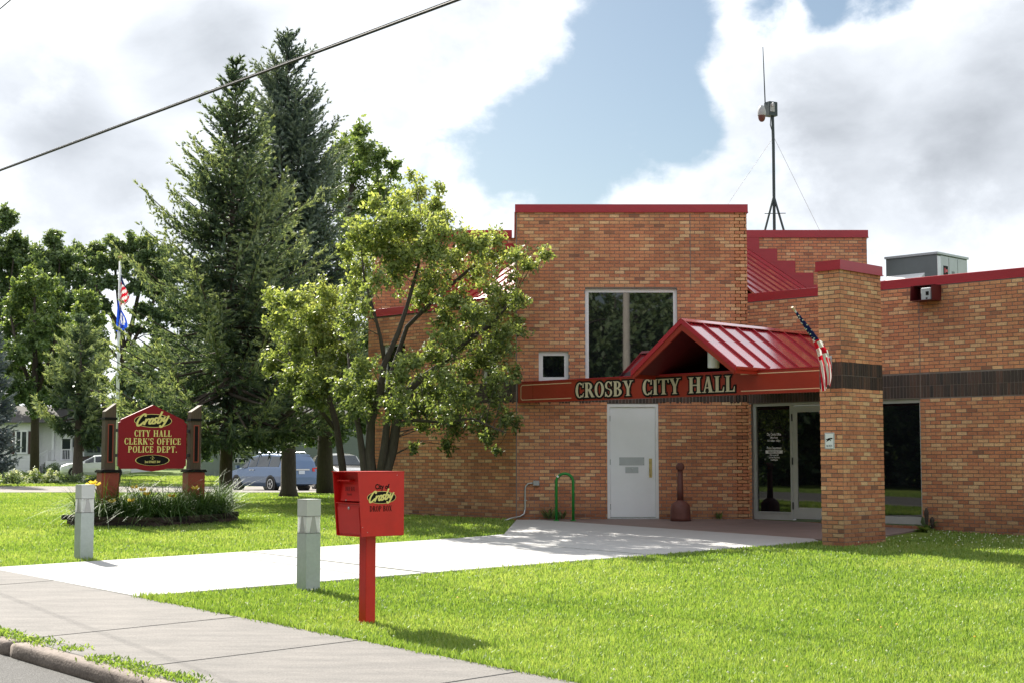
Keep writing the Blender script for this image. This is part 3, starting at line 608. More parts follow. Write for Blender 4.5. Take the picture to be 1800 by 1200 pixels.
# ------------------------------------------------------------------ the city hall
D7 = math.sqrt(.5)
HALL = thing('city_hall', 'orange brick city hall with red metal copings, canopy and square brick pillar', 'building', (0.09, 29.7, 0))
BL, BH, CH, ZJ = .2032, .0677, .0555, .0135
BRICK_V = np.array([(0,0,0),(1,0,0),(1,0,1),(0,0,1),(0,1,0),(1,1,0),(1,1,1),(0,1,1)], float)
BRICK_F = np.array([(0,1,2,3),(1,5,6,2),(3,2,6,7),(4,0,3,7),(0,4,5,1)])
unit_brick = mesh_np('brick', BRICK_V, BRICK_F, M['brick'])
n_single = [0]
def tone_brick(r):
    u = r.random()
    if u < .02: return r.uniform(.02, .16)
    if u < .16: return r.uniform(.22, .42)
    if u < .78: return r.uniform(.42, .76)
    return r.uniform(.74, 1.0)
def wall(O, e, L, zb, zt, openings=(), band=(2.30, 2.735), single=None, thick=.25, proud=.007, seed=1, caps=True, bond0=0.0, holes_reveal=.12):
    """Mortar slab with openings (u0,u1,z0,z1) and real bricks laid in running bond, soldier courses in the band."""
    r = random.Random(seed); Mx = frame((O[0], O[1], 0), e); Mi = Mx
    us = sorted({0, L, *[u for o in openings for u in o[:2]]}); zs = sorted({zb, zt, *[z for o in openings for z in o[2:]]})
    us = [u for u in us if 0 <= u <= L]; zs = [z for z in zs if zb <= z <= zt]
    b = MB(Mx)
    for u0, u1 in zip(us, us[1:]):
        for z0, z1 in zip(zs, zs[1:]):
            uc, zc = (u0+u1)/2, (z0+z1)/2
            if any(o[0] < uc < o[1] and o[2] < zc < o[3] for o in openings): continue
            b.poly([(u0,0,z0),(u1,0,z0),(u1,0,z1),(u0,0,z1)]); b.poly([(u1,thick,z0),(u0,thick,z0),(u0,thick,z1),(u1,thick,z1)])
    if caps:
        b.poly([(0,thick,zb),(0,0,zb),(0,0,zt),(0,thick,zt)]); b.poly([(L,0,zb),(L,thick,zb),(L,thick,zt),(L,0,zt)]); b.poly([(0,0,zt),(L,0,zt),(L,thick,zt),(0,thick,zt)])
    for u0, u1, z0, z1 in openings:
        u0, u1, z0, z1 = max(u0, 0), min(u1, L), max(z0, zb), min(z1, zt)
        b.poly([(u0,0,z0),(u0,0,z1),(u0,thick,z1),(u0,thick,z0)]); b.poly([(u1,0,z1),(u1,0,z0),(u1,thick,z0),(u1,thick,z1)])
        b.poly([(u0,0,z1),(u1,0,z1),(u1,thick,z1),(u0,thick,z1)]); b.poly([(u1,0,z0),(u0,0,z0),(u0,thick,z0),(u1,thick,z0)])
    w = b.build('wall', M['mortar'], HALL)
    V, T, DV, DT = [], [], [], []
    rot = Mx.to_euler()
    def put(u0, u1, z0, z1, t, dark=False):
        pr = proud+r.uniform(-.0015, .0015)
        P = [(u0,-pr,z0),(u1,-pr,z0),(u1,-pr,z1),(u0,-pr,z1),(u0,.0,z0),(u1,.0,z0),(u1,.0,z1),(u0,.0,z1)]
        if not dark and single and n_single[0] < 300 and single(u0, u1, z0):
            o = bpy.data.objects.new('brick', unit_brick); COL.objects.link(o); p = Mx @ Vector((u0, -pr, z0)) - origin(w)
            o.location = p; o.rotation_euler = rot; o.scale = (u1-u0, pr, z1-z0); o.parent = w; o['tone'] = t; n_single[0] += 1
            return
        (DV if dark else V).append([tuple(Mx @ Vector(p)) for p in P]); (DT if dark else T).extend([t]*5)
    k = 0; z = zb
    bz0, bz1 = band if band else (99, 99)
    while z < zt-.03:
        z1 = z+CH
        if band and z < bz1-.03 and z1 > bz0+.03: z += BH; k += 1; continue
        if z1 > zt: z1 = zt
        u = -bond0-(BL/2 if k % 2 else 0)
        while u < L:
            segs = [(max(u+ZJ/2, 0), min(u+BL-ZJ/2, L))]
            for o in openings:
                if z+CH/2 > o[2] and z+CH/2 < o[3]:
                    new = []
                    for a, c in segs:
                        if c <= o[0] or a >= o[1]: new.append((a, c)); continue
                        if a < o[0]: new.append((a, o[0]))
                        if c > o[1]: new.append((o[1], c))
                    segs = new
            for a, c in segs:
                if c-a > .025: put(a, c, z, z1, tone_brick(r))
            u += BL
        z += BH; k += 1
    if band and zb < bz0 and zt > bz1:
        hs = (bz1-bz0)/2
        for j in (0, 1):
            u = -bond0
            while u < L:
                a, c = max(u+ZJ/2, 0), min(u+BH-ZJ/2, L); zc = bz0+hs*(j+.5)
                if c-a > .015 and not any(o[0]-.01 < (a+c)/2 < o[1]+.01 and o[2] < zc < o[3] for o in openings):
                    put(a, c, bz0+hs*j+.005, bz0+hs*(j+1)-.005, r.random(), True)
                u += BH
    for vv, tt, nm, mt in ((V, T, 'brick', 'brick'), (DV, DT, 'soldier_brick', 'dark_brick')):
        if vv:
            A = np.array(vv).reshape(-1, 3); F = (BRICK_F[None]+np.arange(len(vv))[:, None, None]*8).reshape(-1, 4)
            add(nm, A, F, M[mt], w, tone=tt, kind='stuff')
    return w, Mx
def coping(pts, z0, z1, name='coping', out=.03, back=.32, closed=False, ends=True, mat='red_metal'):
    """Folded metal cap along a polyline of wall faces: fascia, drip edge and top."""
    P = [Vector((*p, 0)) for p in pts]; rings = []
    b = MB()
    for i, p in enumerate(P):
        d0 = (P[i]-P[i-1]).normalized() if i else (P[1]-P[0]).normalized(); d1 = (P[i+1]-P[i]).normalized() if i < len(P)-1 else d0
        n0 = Vector((d0.y, -d0.x, 0)); n1 = Vector((d1.y, -d1.x, 0)); m = (n0+n1).normalized(); m /= max(m.dot(n0), .3)
        rings.append([tuple(p+m*o+Vector((0, 0, z))) for o, z in ((-.001, z0+.012), (out+.012, z0), (out+.012, z0+.008), (out, z0+.016), (out, z1-.006), (out-.006, z1), (-back, z1-.01), (-back, z0+.02))])
    b.loft(rings, ends, ends); return b.build(name, M[mat], HALL)
def window(Mx, u0, u1, z0, z1, mat, fw, depth=.09, inset=.07, parent=HALL, glass='dark_glass', name='window', mull=()):
    """Frame ring set into the wall, pane behind it."""
    b = MB(Mx); y0, y1 = inset, inset+depth
    for lo, hi in (((u0,y0,z0),(u0+fw,y1,z1)), ((u1-fw,y0,z0),(u1,y1,z1)), ((u0+fw,y0,z1-fw),(u1-fw,y1,z1)), ((u0+fw,y0,z0),(u1-fw,y1,z0+fw))): b.box(lo, hi)
    for m in mull: b.box((m-fw*.35, y0+.01, z0+fw), (m+fw*.35, y1, z1-fw))
    f = b.build(name, M[mat], parent)
    b = MB(Mx); b.box((u0+fw-.004, y0+.03, z0+fw-.004), (u1-fw+.004, y0+.042, z1-fw+.004)); b.build('pane', M[glass], f)
    return f
# --- central block: front face at Y = 29.7, from X = .09 to 4.75
blockO = (.09, 29.7)
ops = [(1.385, 3.245, 2.74, 4.61), (.448, 1.048, 2.75, 3.35), (1.815, 2.845, -.2, 2.298)]
w_, MBk = wall(blockO, (1, 0), 4.66, -.10, 6.16, ops, seed=11, bond0=.05)
coping([(.09, 34.0), (.09, 29.7), (4.75, 29.7), (4.75, 34.0)], 6.155, 6.325)
wall((.09, 33.9), (0, -1), 4.19, 4.2, 6.16, (), band=None, seed=12)           # block's left return above the roof
wall((4.75, 29.7), (0, 1), 4.2, -.1, 6.16, (), seed=13)
window(MBk, 1.385, 3.245, 2.74, 4.61, 'white_frame', .075)
window(MBk, .448, 1.048, 2.75, 3.35, 'white_frame', .085)
b = MB(MBk); b.box((3.515, -.0085, 4.62), (3.528, -.001, 6.15)); b.build('control_joint', M['mortar'], HALL)
b = MB(MBk); b.box((-.012, -.012, .0), (.012, .012, 6.15)); b.build('control_joint', M['mortar'], HALL)
# white steel door
f = MB(MBk)
for lo, hi in (((1.815, .01, 0), (1.872, .15, 2.295)), ((2.788, .01, 0), (2.845, .15, 2.295)), ((1.872, .01, 2.232), (2.788, .15, 2.295))): f.box(lo, hi)
dr = f.build('door', M['white_frame'], HALL)
b = MB(MBk); b.bbox_((1.876, .035, .035), (2.784, .08, 2.228), .003); b.build('door_leaf', M['door_paint'], dr)
b = MB(MBk); b.box((1.815, .0, -.01), (2.845, .12, .022)); b.build('threshold', M['steel'], dr)
b = MB(MBk); b.box((2.06, .031, 1.065), (2.56, .0345, 1.225)); b.build('plate', M['grey_metal'], dr)
b = MB(MBk); b.box((2.18, .030, .91), (2.44, .0345, 1.03)); b.build('plate', M['grey_metal'], dr)
b = MB(MBk @ Matrix.Translation((2.32, .03, .995)) @ Matrix.Rotation(rad(90), 4, 'X')); b.lathe([(.018, -.01), (.018, .012), (.012, .016)], 12); b.build('lock', M['steel'], dr)
for z in (.24, 1.13, 2.0): b = MB(MBk); b.box((1.866, .024, z-.055), (1.882, .036, z+.055)); b.build('hinge', M['dark_metal'], dr)
b = MB(MBk); b.box((2.655, .027, .82), (2.715, .0345, 1.20)); b.tube([(2.685, .03, .86), (2.685, -.02, .89), (2.685, -.025, .98), (2.685, .03, 1.01)], .011, 8)
b.lathe([(.02, 0), (.02, .03)], 10, (2.685, .02, 1.11)); b.build('handle', M['brass'], dr)
for sx, sz in ((2.07, 1.08), (2.55, 1.08), (2.07, 1.21), (2.55, 1.21)):
    b = MB(MBk); b.box((sx-.004, .029, sz-.004), (sx+.004, .031, sz+.004)); b.build('screw', M['dark_metal'], dr)
# --- left wing, 45 degrees, receding from the block's left corner
w_, MLw = wall((-3.21, 33.0), (D7, -D7), 4.665, -.30, 4.33, [(3.68, 4.12, 2.745, 3.75), (.52, 1.25, 2.75, 3.72)], seed=21)
coping([(-3.21+1.6, 33.0+1.6), (-3.21, 33.0), (.06, 29.73)], 4.33, 4.50)
window(MLw, 3.68, 4.12, 2.75, 3.75, 'white_frame', .06, inset=.05)
window(MLw, .52, 1.25, 2.75, 3.72, 'white_frame', .06, inset=.05)
wall((-3.21+2.4, 33.0+2.4), (-D7, -D7), 3.39, -.2, 4.33, (), seed=22)
# --- long 45 degree wall on the right: entry, then blank brick
WR = (4.742, 29.712)
ent0, ent1 = .075, 1.93        # entry recess
w_, MRw = wall(WR, (D7, -D7), 10.5, -.35, 4.33, [(ent0, ent1, -.05, 2.296), (2.83, 3.83, -.05, 2.285)], seed=31, bond0=.03,
               single=lambda a, c, z: 4.05 < a < 5.9 and 2.7 < z and c-a > .15 or 4.05 < a < 5.9 and .9 < z < 2.3 and c-a > .15)
coping([(4.78, 29.72), (12.19, 22.31)], 4.33, 4.50)
b = MB(MRw); b.box((3.845, -.009, 2.3), (3.858, -.001, 4.32)); b.build('control_joint', M['mortar'], HALL)
def storefront():
    b = MB(MRw); d0, d1 = .05, .15
    for lo, hi in (((ent0, d0, 0), (ent0+.075, d1, 2.29)), ((.955, d0, 0), (1.005, d1, 2.29)), ((ent1-.05, d0, 0), (ent1, d1, 2.29)), ((ent0+.075, d0, 2.235), (.955, d1, 2.29)), ((1.005, d0, 2.235), (ent1-.05, d1, 2.29)),
                   ((ent0+.075, d0, .0), (.955, d1, .13))): b.box(lo, hi)
    b.box((ent0+.075, d0-.015, .13), (.955, d1, .155))
    f = b.build('storefront', M['aluminium'], HALL)
    b = MB(MRw); b.box((ent0+.07, .09, .15), (.96, .10, 2.24)); g = b.build('pane', M['dark_glass'], f)
    b = MB(MRw @ Matrix.Translation((.55, .09, 0)))
    rows = (("City Clerk's Office", 1.655, .052), ("Office Hours", 1.595, .040), ("M-F  8:00am - 4:00pm", 1.535, .040), ("Police Department", 1.385, .052), ("Officer on duty 24/7", 1.255, .030), ("Call Crow Wing County", 1.208, .030), ("Sheriff Dispatch", 1.160, .030))
    for part in (rows[:3], rows[3:4], rows[4:]):
        b = MB(MRw @ Matrix.Translation((.55, .09, 0)))
        for s, z, h in part: print_font(b, s, 0, z, h, .002, .62, bold=.0014)
        b.build('lettering', M['white_paint'], f)
    b = MB(MRw @ Matrix.Translation((.55, .09, 0))); b.box((-.20, -.003, 1.30), (.20, -.001, 1.362)); b.build('strip', M['white_paint'], f)
    b = MB(MRw @ Matrix.Translation((.55, .09, 0))); print_font(b, 'EMERGENCY DIAL 911', 0, 1.315, .032, .0045, .62, bold=.0012); b.build('lettering', M['black_paint'], f)
    # glazed door
    u0, u1 = 1.008, 1.876; b = MB(MRw)
    for lo, hi in (((u0, .055, .03), (u0+.11, .10, 2.23)), ((u1-.11, .055, .03), (u1, .10, 2.23)), ((u0+.11, .055, 2.10), (u1-.11, .10, 2.23)), ((u0+.11, .055, .03), (u1-.11, .10, .25))): b.box(lo, hi)
    d = b.build('door', M['aluminium'], HALL)
    b = MB(MRw); b.box((u0+.105, .07, .245), (u1-.105, .08, 2.105)); b.build('pane', M['dark_glass'], d)
    for z in (.28, 1.15, 2.0): b = MB(MRw); b.box((u0-.012, .038, z-.07), (u0+.008, .056, z+.07)); b.build('hinge', M['black_metal'], d)
    b = MB(MRw); b.tube([(u1-.06, .055, .85), (u1-.06, .0, .88), (u1-.06, .0, 1.35), (u1-.06, .055, 1.38)], .014, 8); b.build('handle', M['aluminium'], d)
    b = MB(MRw); b.box((u0+.02, .05, .035), (u1-.02, .056, .05)); b.build('threshold', M['steel'], d)
    # dark panel window right of the pillar
    b = MB(MRw); q0, q1 = 2.83, 3.83
    for lo, hi in (((q0, d0, 0), (q0+.05, d1, 2.28)), ((q1-.045, d0, 0), (q1, d1, 2.28)), ((q0+.05, d0, 2.215), (q1-.045, d1, 2.28)), ((q0+.05, d0, 0), (q1-.045, d1, .135))): b.box(lo, hi)
    f = b.build('window', M['aluminium'], HALL)
    b = MB(MRw); b.box((q0+.045, .085, .13), (q1-.04, .095, 2.22)); b.build('pane', M['dark_glass'], f)
storefront()
# --- roof pieces behind the parapets, upper back wall with stepped flashing
wall((-3.15, 33.2), (1, 0), 11.18, 3.2, 6.17, [(3.3, 7.8, 0, 7)], band=None, seed=41)
coping([(-3.15, 36), (-3.15, 33.2), (.0, 33.2)], 6.17, 6.345); coping([(4.78, 33.2), (8.03, 33.2), (8.03, 36)], 6.17, 6.345)
b = MB(); b.box((-3.12, 33.46, 3.0), (8.0, 42, 6.1)); b.build('roof_core', M['mortar'], HALL)
def side_roof(sgn):
    """Standing-seam roof falling away from the block, stepped flashing where it meets the upper wall."""
    if sgn > 0: z0, b_, x0, x1, c, wy = 5.99+.675*5.305, -.675, 4.78, 8.0, .50, 33.17
    else: z0, b_, x0, x1, c, wy = 5.93-.675*.077, .675, -3.1, .06, .414, 33.17
    zz = lambda x, y: z0+b_*x+c*(y-33.2)
    lim = (lambda x: 34.62-x) if sgn > 0 else (lambda x: 29.95-x)
    r = MB(); n = 10; xs = [x0+(x1-x0)*i/n for i in range(n+1)]
    for a, c2 in zip(xs, xs[1:]):
        ya, yb = min(lim(a), 33.1), min(lim(c2), 33.1)
        P = [(a, ya, zz(a, ya)), (c2, yb, zz(c2, yb)), (c2, wy, zz(c2, wy)), (a, wy, zz(a, wy))]
        r.prism(P, (0, 0, -.06))
    rf = r.build('roof', M['roof_metal'], HALL)
    for i in range(9):                              # seams
        y = 33.0-i*.42; xa, xb = x0, x1
        if sgn > 0: xa = max(x0, 34.7-y)
        else: xa = max(x0, 30.05-y)
        if xb-xa < .25: continue
        q = MB(); d = .03
        q.loft([[(xx, y-.012, zz(xx, y)), (xx, y-.012, zz(xx, y)+d), (xx, y+.012, zz(xx, y)+d), (xx, y+.012, zz(xx, y))] for xx in (xa, xb)], True, True)
        q.build('seam', M['red_metal'], rf)
    s = MB(); st0 = .405
    k = 0; x = x0 if sgn > 0 else x1
    while (x < x1-.05) if sgn > 0 else (x > x0+.05):
        xn = x+st0*sgn; zt = zz(x if sgn > 0 else x, 33.2)+ .12; zb_ = zz(xn, 33.2)-.08
        s.box((min(x, xn), 33.165, zb_-.1), (max(x, xn), 33.19, zt)); x = xn
    s.build('flashing', M['red_metal'], HALL)
side_roof(1); side_roof(-1)
b = MB(); V_ = [(4.95, 29.95), (12.2, 22.7), (16, 26.5), (8.5, 34)]
b.prism([(x, y, 4.05) for x, y in V_], (0, 0, .1)); b.build('flat_roof', M['shingle'], HALL)
b = MB(); b.box((.35, 29.96, 6.0), (4.49, 33.9, 6.08)); b.build('flat_roof', M['shingle'], HALL)
# --- brick pillar
PO = (4.953, 23.787)
pl, MPl = wall(PO, (D7, -D7), .406, -.32, 4.20, (), seed=51, thick=.2, single=lambda a, c, z: c-a > .15)
wall((5.24, 23.5), (D7, D7), 1.22, -.32, 4.20, (), seed=52, thick=.2, bond0=.1)
wall((5.24+.863, 23.5+.863), (-D7, D7), .406, -.32, 4.20, (), seed=53, thick=.2)
wall((4.953+.863, 23.787+.863), (-D7, -D7), 1.22, -.32, 4.20, (), seed=54, thick=.2)
b = MB(frame((4.953, 23.787, 0), (D7, -D7)))
o_ = .03; b.box((-o_, -o_, 4.21), (.406+o_, 1.22+o_, 4.355)); b.box((-o_-.012, -o_-.012, 4.195), (.406+o_+.012, 1.22+o_+.012, 4.209)); b.build('coping', M['red_metal'], HALL)
# --- canopy: gable roof from over the sign back to the entry wall
def canopy():
    ap = Vector((2.99, 25.91, 3.60)); r = Vector((D7, D7, 0)); e = Vector((D7, -D7, 0)); Lr = 3.98; half = 1.14; drop = .84
    Cn = thing('canopy', None, None, (0, 0, 0)); Cn.parent = HALL; Cn.location = Vector((2.99, 25.91, 2.7))-HALL.location
    for sg in (1, -1):
        n = 8; wd = Lr/n
        dn = e*sg*half+Vector((0, 0, -drop)); nrm = (dn.cross(r)).normalized()
        if nrm.z < 0: nrm = -nrm
        for i in range(n):
            a = ap+r*(i*wd); c = ap+r*((i+1)*wd); q = MB()
            P = [a, c, c+dn, a+dn]
            jz = nrm*(.003*((i*7) % 3-1))
            q.prism([tuple(p+jz) for p in P], tuple(-nrm*.02)); pn = q.build('roof_panel', M['roof_metal'], Cn)
            if i:
                q = MB(); w2 = r*.011; t_ = nrm*.035
                q.loft([[tuple(p-w2), tuple(p-w2+t_), tuple(p+w2+t_), tuple(p+w2)] for p in (a, a+dn)], True, True); q.build('seam', M['red_metal'], Cn)
        # fascia boards: rake at the gable and eave gutter
        f0 = ap-r*.03; q = MB()
        q.prism([tuple(f0+Vector((0, 0, .045))), tuple(f0+dn*1.02+Vector((0, 0, .03))), tuple(f0+dn*1.02+Vector((0, 0, -.06))), tuple(f0+Vector((0, 0, -.05)))], tuple(r*.03)); q.build('rake_trim', M['red_metal'], Cn)
        q = MB(); q.prism([tuple(f0+r*.02+Vector((0, 0, -.045))), tuple(f0+r*.02+dn*.995+Vector((0, 0, -.05))), tuple(f0+r*.02+dn*.985+Vector((0, 0, -.145))), tuple(f0+r*.02+Vector((0, 0, -.17)))], tuple(r*.04)); q.build('rake_board', M['sign_red'], Cn)
        q = MB(); p0 = ap+dn; o2 = e*sg
        q.loft([[tuple(p+o2*x+Vector((0, 0, z))) for x, z in ((-.02, .0), (.025, .0), (.03, -.03), (.03, -.055), (.012, -.06), (.012, -.12), (-.02, -.12))] for p in (p0-r*.0, p0+r*Lr)], True, True); q.build('eave_trim', M['sign_red'], Cn)
        q = MB(); P = [ap-nrm*.10+r*.05, ap-nrm*.10+r*Lr, ap+dn*.97-nrm*.08+r*Lr, ap+dn*.97-nrm*.08+r*.05]
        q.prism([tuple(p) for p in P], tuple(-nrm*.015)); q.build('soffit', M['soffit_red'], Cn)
    q = MB(); u = Vector((0, 0, 1))
    for sg in (1, -1):
        s_ = e*sg*.085+u*-.055
        q.prism([tuple(ap-r*.035+u*.045), tuple(ap+r*Lr+u*.045), tuple(ap+r*Lr+s_+u*.045), tuple(ap-r*.035+s_+u*.045)], tuple(u*-.012))
    q.build('ridge_cap', M['roof_metal'], Cn)
    q = MB(); c0 = ap+Vector((0, 0, -.90))+r*.72; q.prism([tuple(c0-e*1.12), tuple(c0+e*1.12), tuple(c0+e*1.12+r*3.2), tuple(c0-e*1.12+r*3.2)], (0, 0, .04)); q.build('bounce_blocker', M['soffit_red'], Cn)  # flat slab added to keep ground bounce out of the gable
    # round downlight hanging under the gable
    c = ap+r*.62+e*.21; q = MB(); q.lathe([(.105, 2.80-0), (.105, 3.30)], 24, (c.x, c.y, 0)); q.lathe([(.092, 2.795), (.092, 2.80)], 24, (c.x, c.y, 0))
    q.build('downlight', M['white_paint'], Cn, smooth=False)
canopy()
# the beam that carries the sign between wing and pillar
b = MB(frame((.20, 29.59, 0), (D7, -D7))); b.box((0, .07, 2.34), (7.35, .30, 2.70)); b.build('beam', M['soffit_red'], HALL)  # dark colour stands in for the shade behind the sign
# ------------------------------------------------------------------ the red fascia sign
MS = frame((.12, 29.67, 0), (D7, -D7)); SL = 7.47
sg = thing('fascia_sign', 'long red fascia board lettered CROSBY CITY HALL in gold with black outlines', 'sign', (2.7, 27.1, 2.3))
b = MB(MS); b.box((0, 0, 2.305), (SL, .06, 2.715)); b.build('board', M['sign_red'], sg)
b = MB(MS); b.box((-.004, -.012, 2.716), (SL+.004, .066, 2.732)); b.build('top_cap', M['red_metal'], sg)
for u in (.415, 4.86): b = MB(MS); b.box((u, -.0012, 2.307), (u+.005, .0, 2.714)); b.build('joint', M['black_paint'], sg)
def su(px, py=690):                                   # pixel column on the sign's face -> distance along it
    d = ray(px, py); k = 29.79/(d.x+d.y); return (Vector((d.x*k, d.y*k))-Vector((.12, 29.67))).dot(Vector((D7, -D7)))
b = MB(MS); u0, u1, z0, z1, t, n_ = .085, SL-.13, 2.365, 2.66, .016, .035
def line(b, p, q, t=.016):
    p, q = Vector(p), Vector(q); e = (q-p).normalized(); n = Vector((-e.y, e.x)); p -= e*t*.4; q += e*t*.4
    b.poly([(x, -.0022, z) for x, z in (tuple(p-n*t/2), tuple(q-n*t/2), tuple(q+n*t/2), tuple(p+n*t/2))])
A0, A1 = su(1008)-.06, su(1298)+.06
for p, q in (((u0, z0+n_), (u0, z1-n_)), ((u0, z1-n_), (u0+n_, z1)), ((u0+n_, z1), (A0, z1)), ((u0, z0+n_), (u0+n_, z0)), ((u0+n_, z0), (A0, z0)),
             ((A1, z1), (u1-n_, z1)), ((A1, z0), (u1-n_, z0)), ((u1-n_, z1), (u1, z1-n_)), ((u1, z1-n_), (u1, z0+n_)), ((u1, z0+n_), (u1-n_, z0))): line(b, p, q)
b.build('border', M['cream'], sg)
for word, a, c in (('CROSBY', 1012, 1113), ('CITY', 1130, 1196), ('HALL', 1211, 1293)):
    ua, uc = su(a), su(c); h = .285; xs = (uc-ua)/text_w(word, h, .04)
    x = ua
    for ch in word:
        b = MB(MS); print_polys(b, G[ch][1], x, 2.365, h, .006, .004, .030, xs); o = b.build('letter_outline', M['black_paint'], sg)
        b = MB(MS); print_polys(b, G[ch][1], x, 2.365, h, .006, .0075, .0, xs); b.build('letter', M['letter_gold'], sg)
        x += (G[ch][0]+.04)*h*xs
# ------------------------------------------------------------------ things on and by the hall
# flag on the pillar
MF = frame((4.953, 23.787, 0), (D7, -D7))
fl = thing('wall_flag', 'stars and stripes flag drooping from an angled pole on the brick pillar', 'flag', (5.06, 23.6, 2.7))
b = MB(MF); b.box((.165, -.02, 2.62), (.245, -.0, 2.83)); b.tube([(.205, -.01, 2.76), (.205, -.13, 2.84)], .022, 8); b.build('bracket', M['steel'], fl)
pa, pb = MF @ Vector((.205, -.02, 2.77)), MF @ Vector((.205-.0, -1.0, 3.50))
b = MB(); b.tube([pa, pb], .014, 8); b.build('pole', M['white_paint'], fl)
b = MB(); b.tube([pb-(pb-pa).normalized()*.02, pb+(pb-pa).normalized()*.05], .02, 8); b.build('finial', M['cream'], fl)
def wall_flag_cloth():
    d = (pb-pa); rows, cols = 26, 26; V = []; mi = []
    out = Vector((-D7, -D7, 0)); sd = Vector((D7, -D7, 0))
    # hoist edge hugs the pole, fly end hangs down near the wall: rows run from the tip to the hanging end
    path = [(pb-d*.06, .05), (pa+d*.78, .10), (pa+d*.60, .17), (pa+d*.44, .22), (pa+d*.30+Vector((0, 0, -.08)), .25), (pa+d*.20+Vector((0, 0, -.24)), .24), (pa+d*.17+Vector((0, 0, -.42)), .23), (pa+d*.16+Vector((0, 0, -.58)), .17)]
    for i in range(rows+1):
        f = i/rows*(len(path)-1); k = min(int(f), len(path)-2); q = f-k
        p = path[k][0].lerp(path[k+1][0], q); w = path[k][1]*(1-q)+path[k+1][1]*q
        dirn = (path[k+1][0]-path[k][0]).normalized()
        acr = Vector((0, 0, -1))*abs(dirn.dot(out))*.75+sd*.75*(.55+abs(dirn.z))+out*.25*abs(dirn.z); acr = (acr-dirn*acr.dot(dirn)).normalized(); nor = acr.cross(dirn)
        for j in range(cols+1):
            t = j/cols; fold = math.sin(t*13+i*.12)*.028*min(1, w/.15)+.012*math.sin(t*27+i*.3)
            V.append(tuple(p+acr*(w*(t-.3))+nor*fold+dirn*(.05*math.sin(t*5+1)*(i/rows))))
    F = []
    for i in range(rows):
        for j in range(cols):
            a = i*(cols+1)+j; F.append((a, a+1, a+cols+2, a+cols+1))
            if i < 11: mi.append(2)
            else: mi.append((j*13//cols) % 2)
    # the wound upper stripes run across, the lower ones hang
    for n_, (i, j) in enumerate((i, j) for i in range(rows) for j in range(cols)):
        if 11 <= i < 17: mi[n_] = ((i-11+j//6)//2+1) % 2
    add('cloth', V, F, None, fl, smooth=True, mats=[M['flag_red'], M['flag_white'], M['flag_navy']], mi=mi)
    s = MB()
    for i in range(1, 11):
        for j in range(3, cols-1, 6):
            jj = j+(i % 2)*3
            if jj >= cols: continue
            a = Vector(V[i*(cols+1)+jj]); v1 = Vector(V[i*(cols+1)+jj+1])-a; v2 = Vector(V[(i+1)*(cols+1)+jj])-a
            if v1.length < 1e-5 or v2.length < 1e-5: continue
            n = v1.cross(v2).normalized(); n = n if n.dot(out) > 0 else -n; c = a+n*.008; r = .017; v1.normalize(); v2 = n.cross(v1)
            s.poly([tuple(c+v1*math.cos(k*math.pi/5)*r*(1 if k % 2 == 0 else .5)+v2*math.sin(k*math.pi/5)*r*(1 if k % 2 == 0 else .5)) for k in range(10)])
    s.build('star', M['white_paint'], fl, kind='stuff')
wall_flag_cloth()
# floodlight in a sheet-metal box under the coping
MLb = frame((*(np.array(WR)+np.array((D7, -D7))*3.86), 0), (D7, -D7))
fb = thing('floodlight_box', 'open dark red metal box with a pale grey floodlight under the right coping', 'floodlight', tuple(MLb @ Vector((.2, 0, 4.05))))
b = MB(MLb); y = -.34
for P in ([(0,-.01,4.04),(0,y,4.04),(.02,y,4.31),(.02,-.01,4.31)], [(.44,-.01,4.04),(.44,y,4.04),(.43,y,4.31),(.43,-.01,4.31)]): b.prism(P, (.008, 0, 0))
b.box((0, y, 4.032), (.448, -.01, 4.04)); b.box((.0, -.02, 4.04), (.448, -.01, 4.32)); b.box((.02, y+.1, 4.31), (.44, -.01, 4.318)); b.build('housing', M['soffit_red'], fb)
b = MB(MLb); b.bbox_((.20, -.30, 4.045), (.40, -.06, 4.26), .012); b.build('lamp_body', M['grey_metal'], fb)
b = MB(MLb); b.box((.30, -.303, 4.12), (.36, -.299, 4.19)); b.box((.30, -.303, 4.055), (.335, -.299, 4.08)); b.build('lens', M['black_paint'], fb)
# sign on the pillar
MN = frame((4.953, 23.787, 0), (D7, -D7))
ns = thing('no_pets_sign', 'small white NO PETS sign with a dog symbol on the brick pillar', 'sign', tuple(MN @ Vector((.17, -.02, 1.35))))
b = MB(MN); b.bbox_((.085, -.018, 1.345), (.265, -.008, 1.605), .004); b.build('panel', M['white_paint'], ns)
b = MB(MN)
for p, q in (((.095, 1.355), (.255, 1.355)), ((.255, 1.355), (.255, 1.595)), ((.255, 1.595), (.095, 1.595)), ((.095, 1.595), (.095, 1.355))):
    b.box((min(p[0], q[0])-.002, -.0205, min(p[1], q[1])-.002), (max(p[0], q[0])+.002, -.0195, max(p[1], q[1])+.002))
print_text(b, 'NO PETS', .175, 1.375, .035, .0205, xs=.72)
b.build('lettering', M['black_paint'], ns)
b = MB(MN)                                           # running dog
for P in ([(.125,1.49),(.155,1.475),(.19,1.495),(.21,1.525),(.18,1.52),(.15,1.515)], [(.20,1.515),(.225,1.525),(.238,1.515),(.228,1.505),(.205,1.50)], [(.135,1.485),(.118,1.465),(.125,1.46),(.15,1.478)], [(.18,1.49),(.20,1.47),(.207,1.475),(.195,1.50)], [(.125,1.49),(.108,1.505),(.112,1.51),(.135,1.50)]):
    b.poly([(x, -.0207, z) for x, z in P])
b.build('dog_symbol', M['black_paint'], ns)
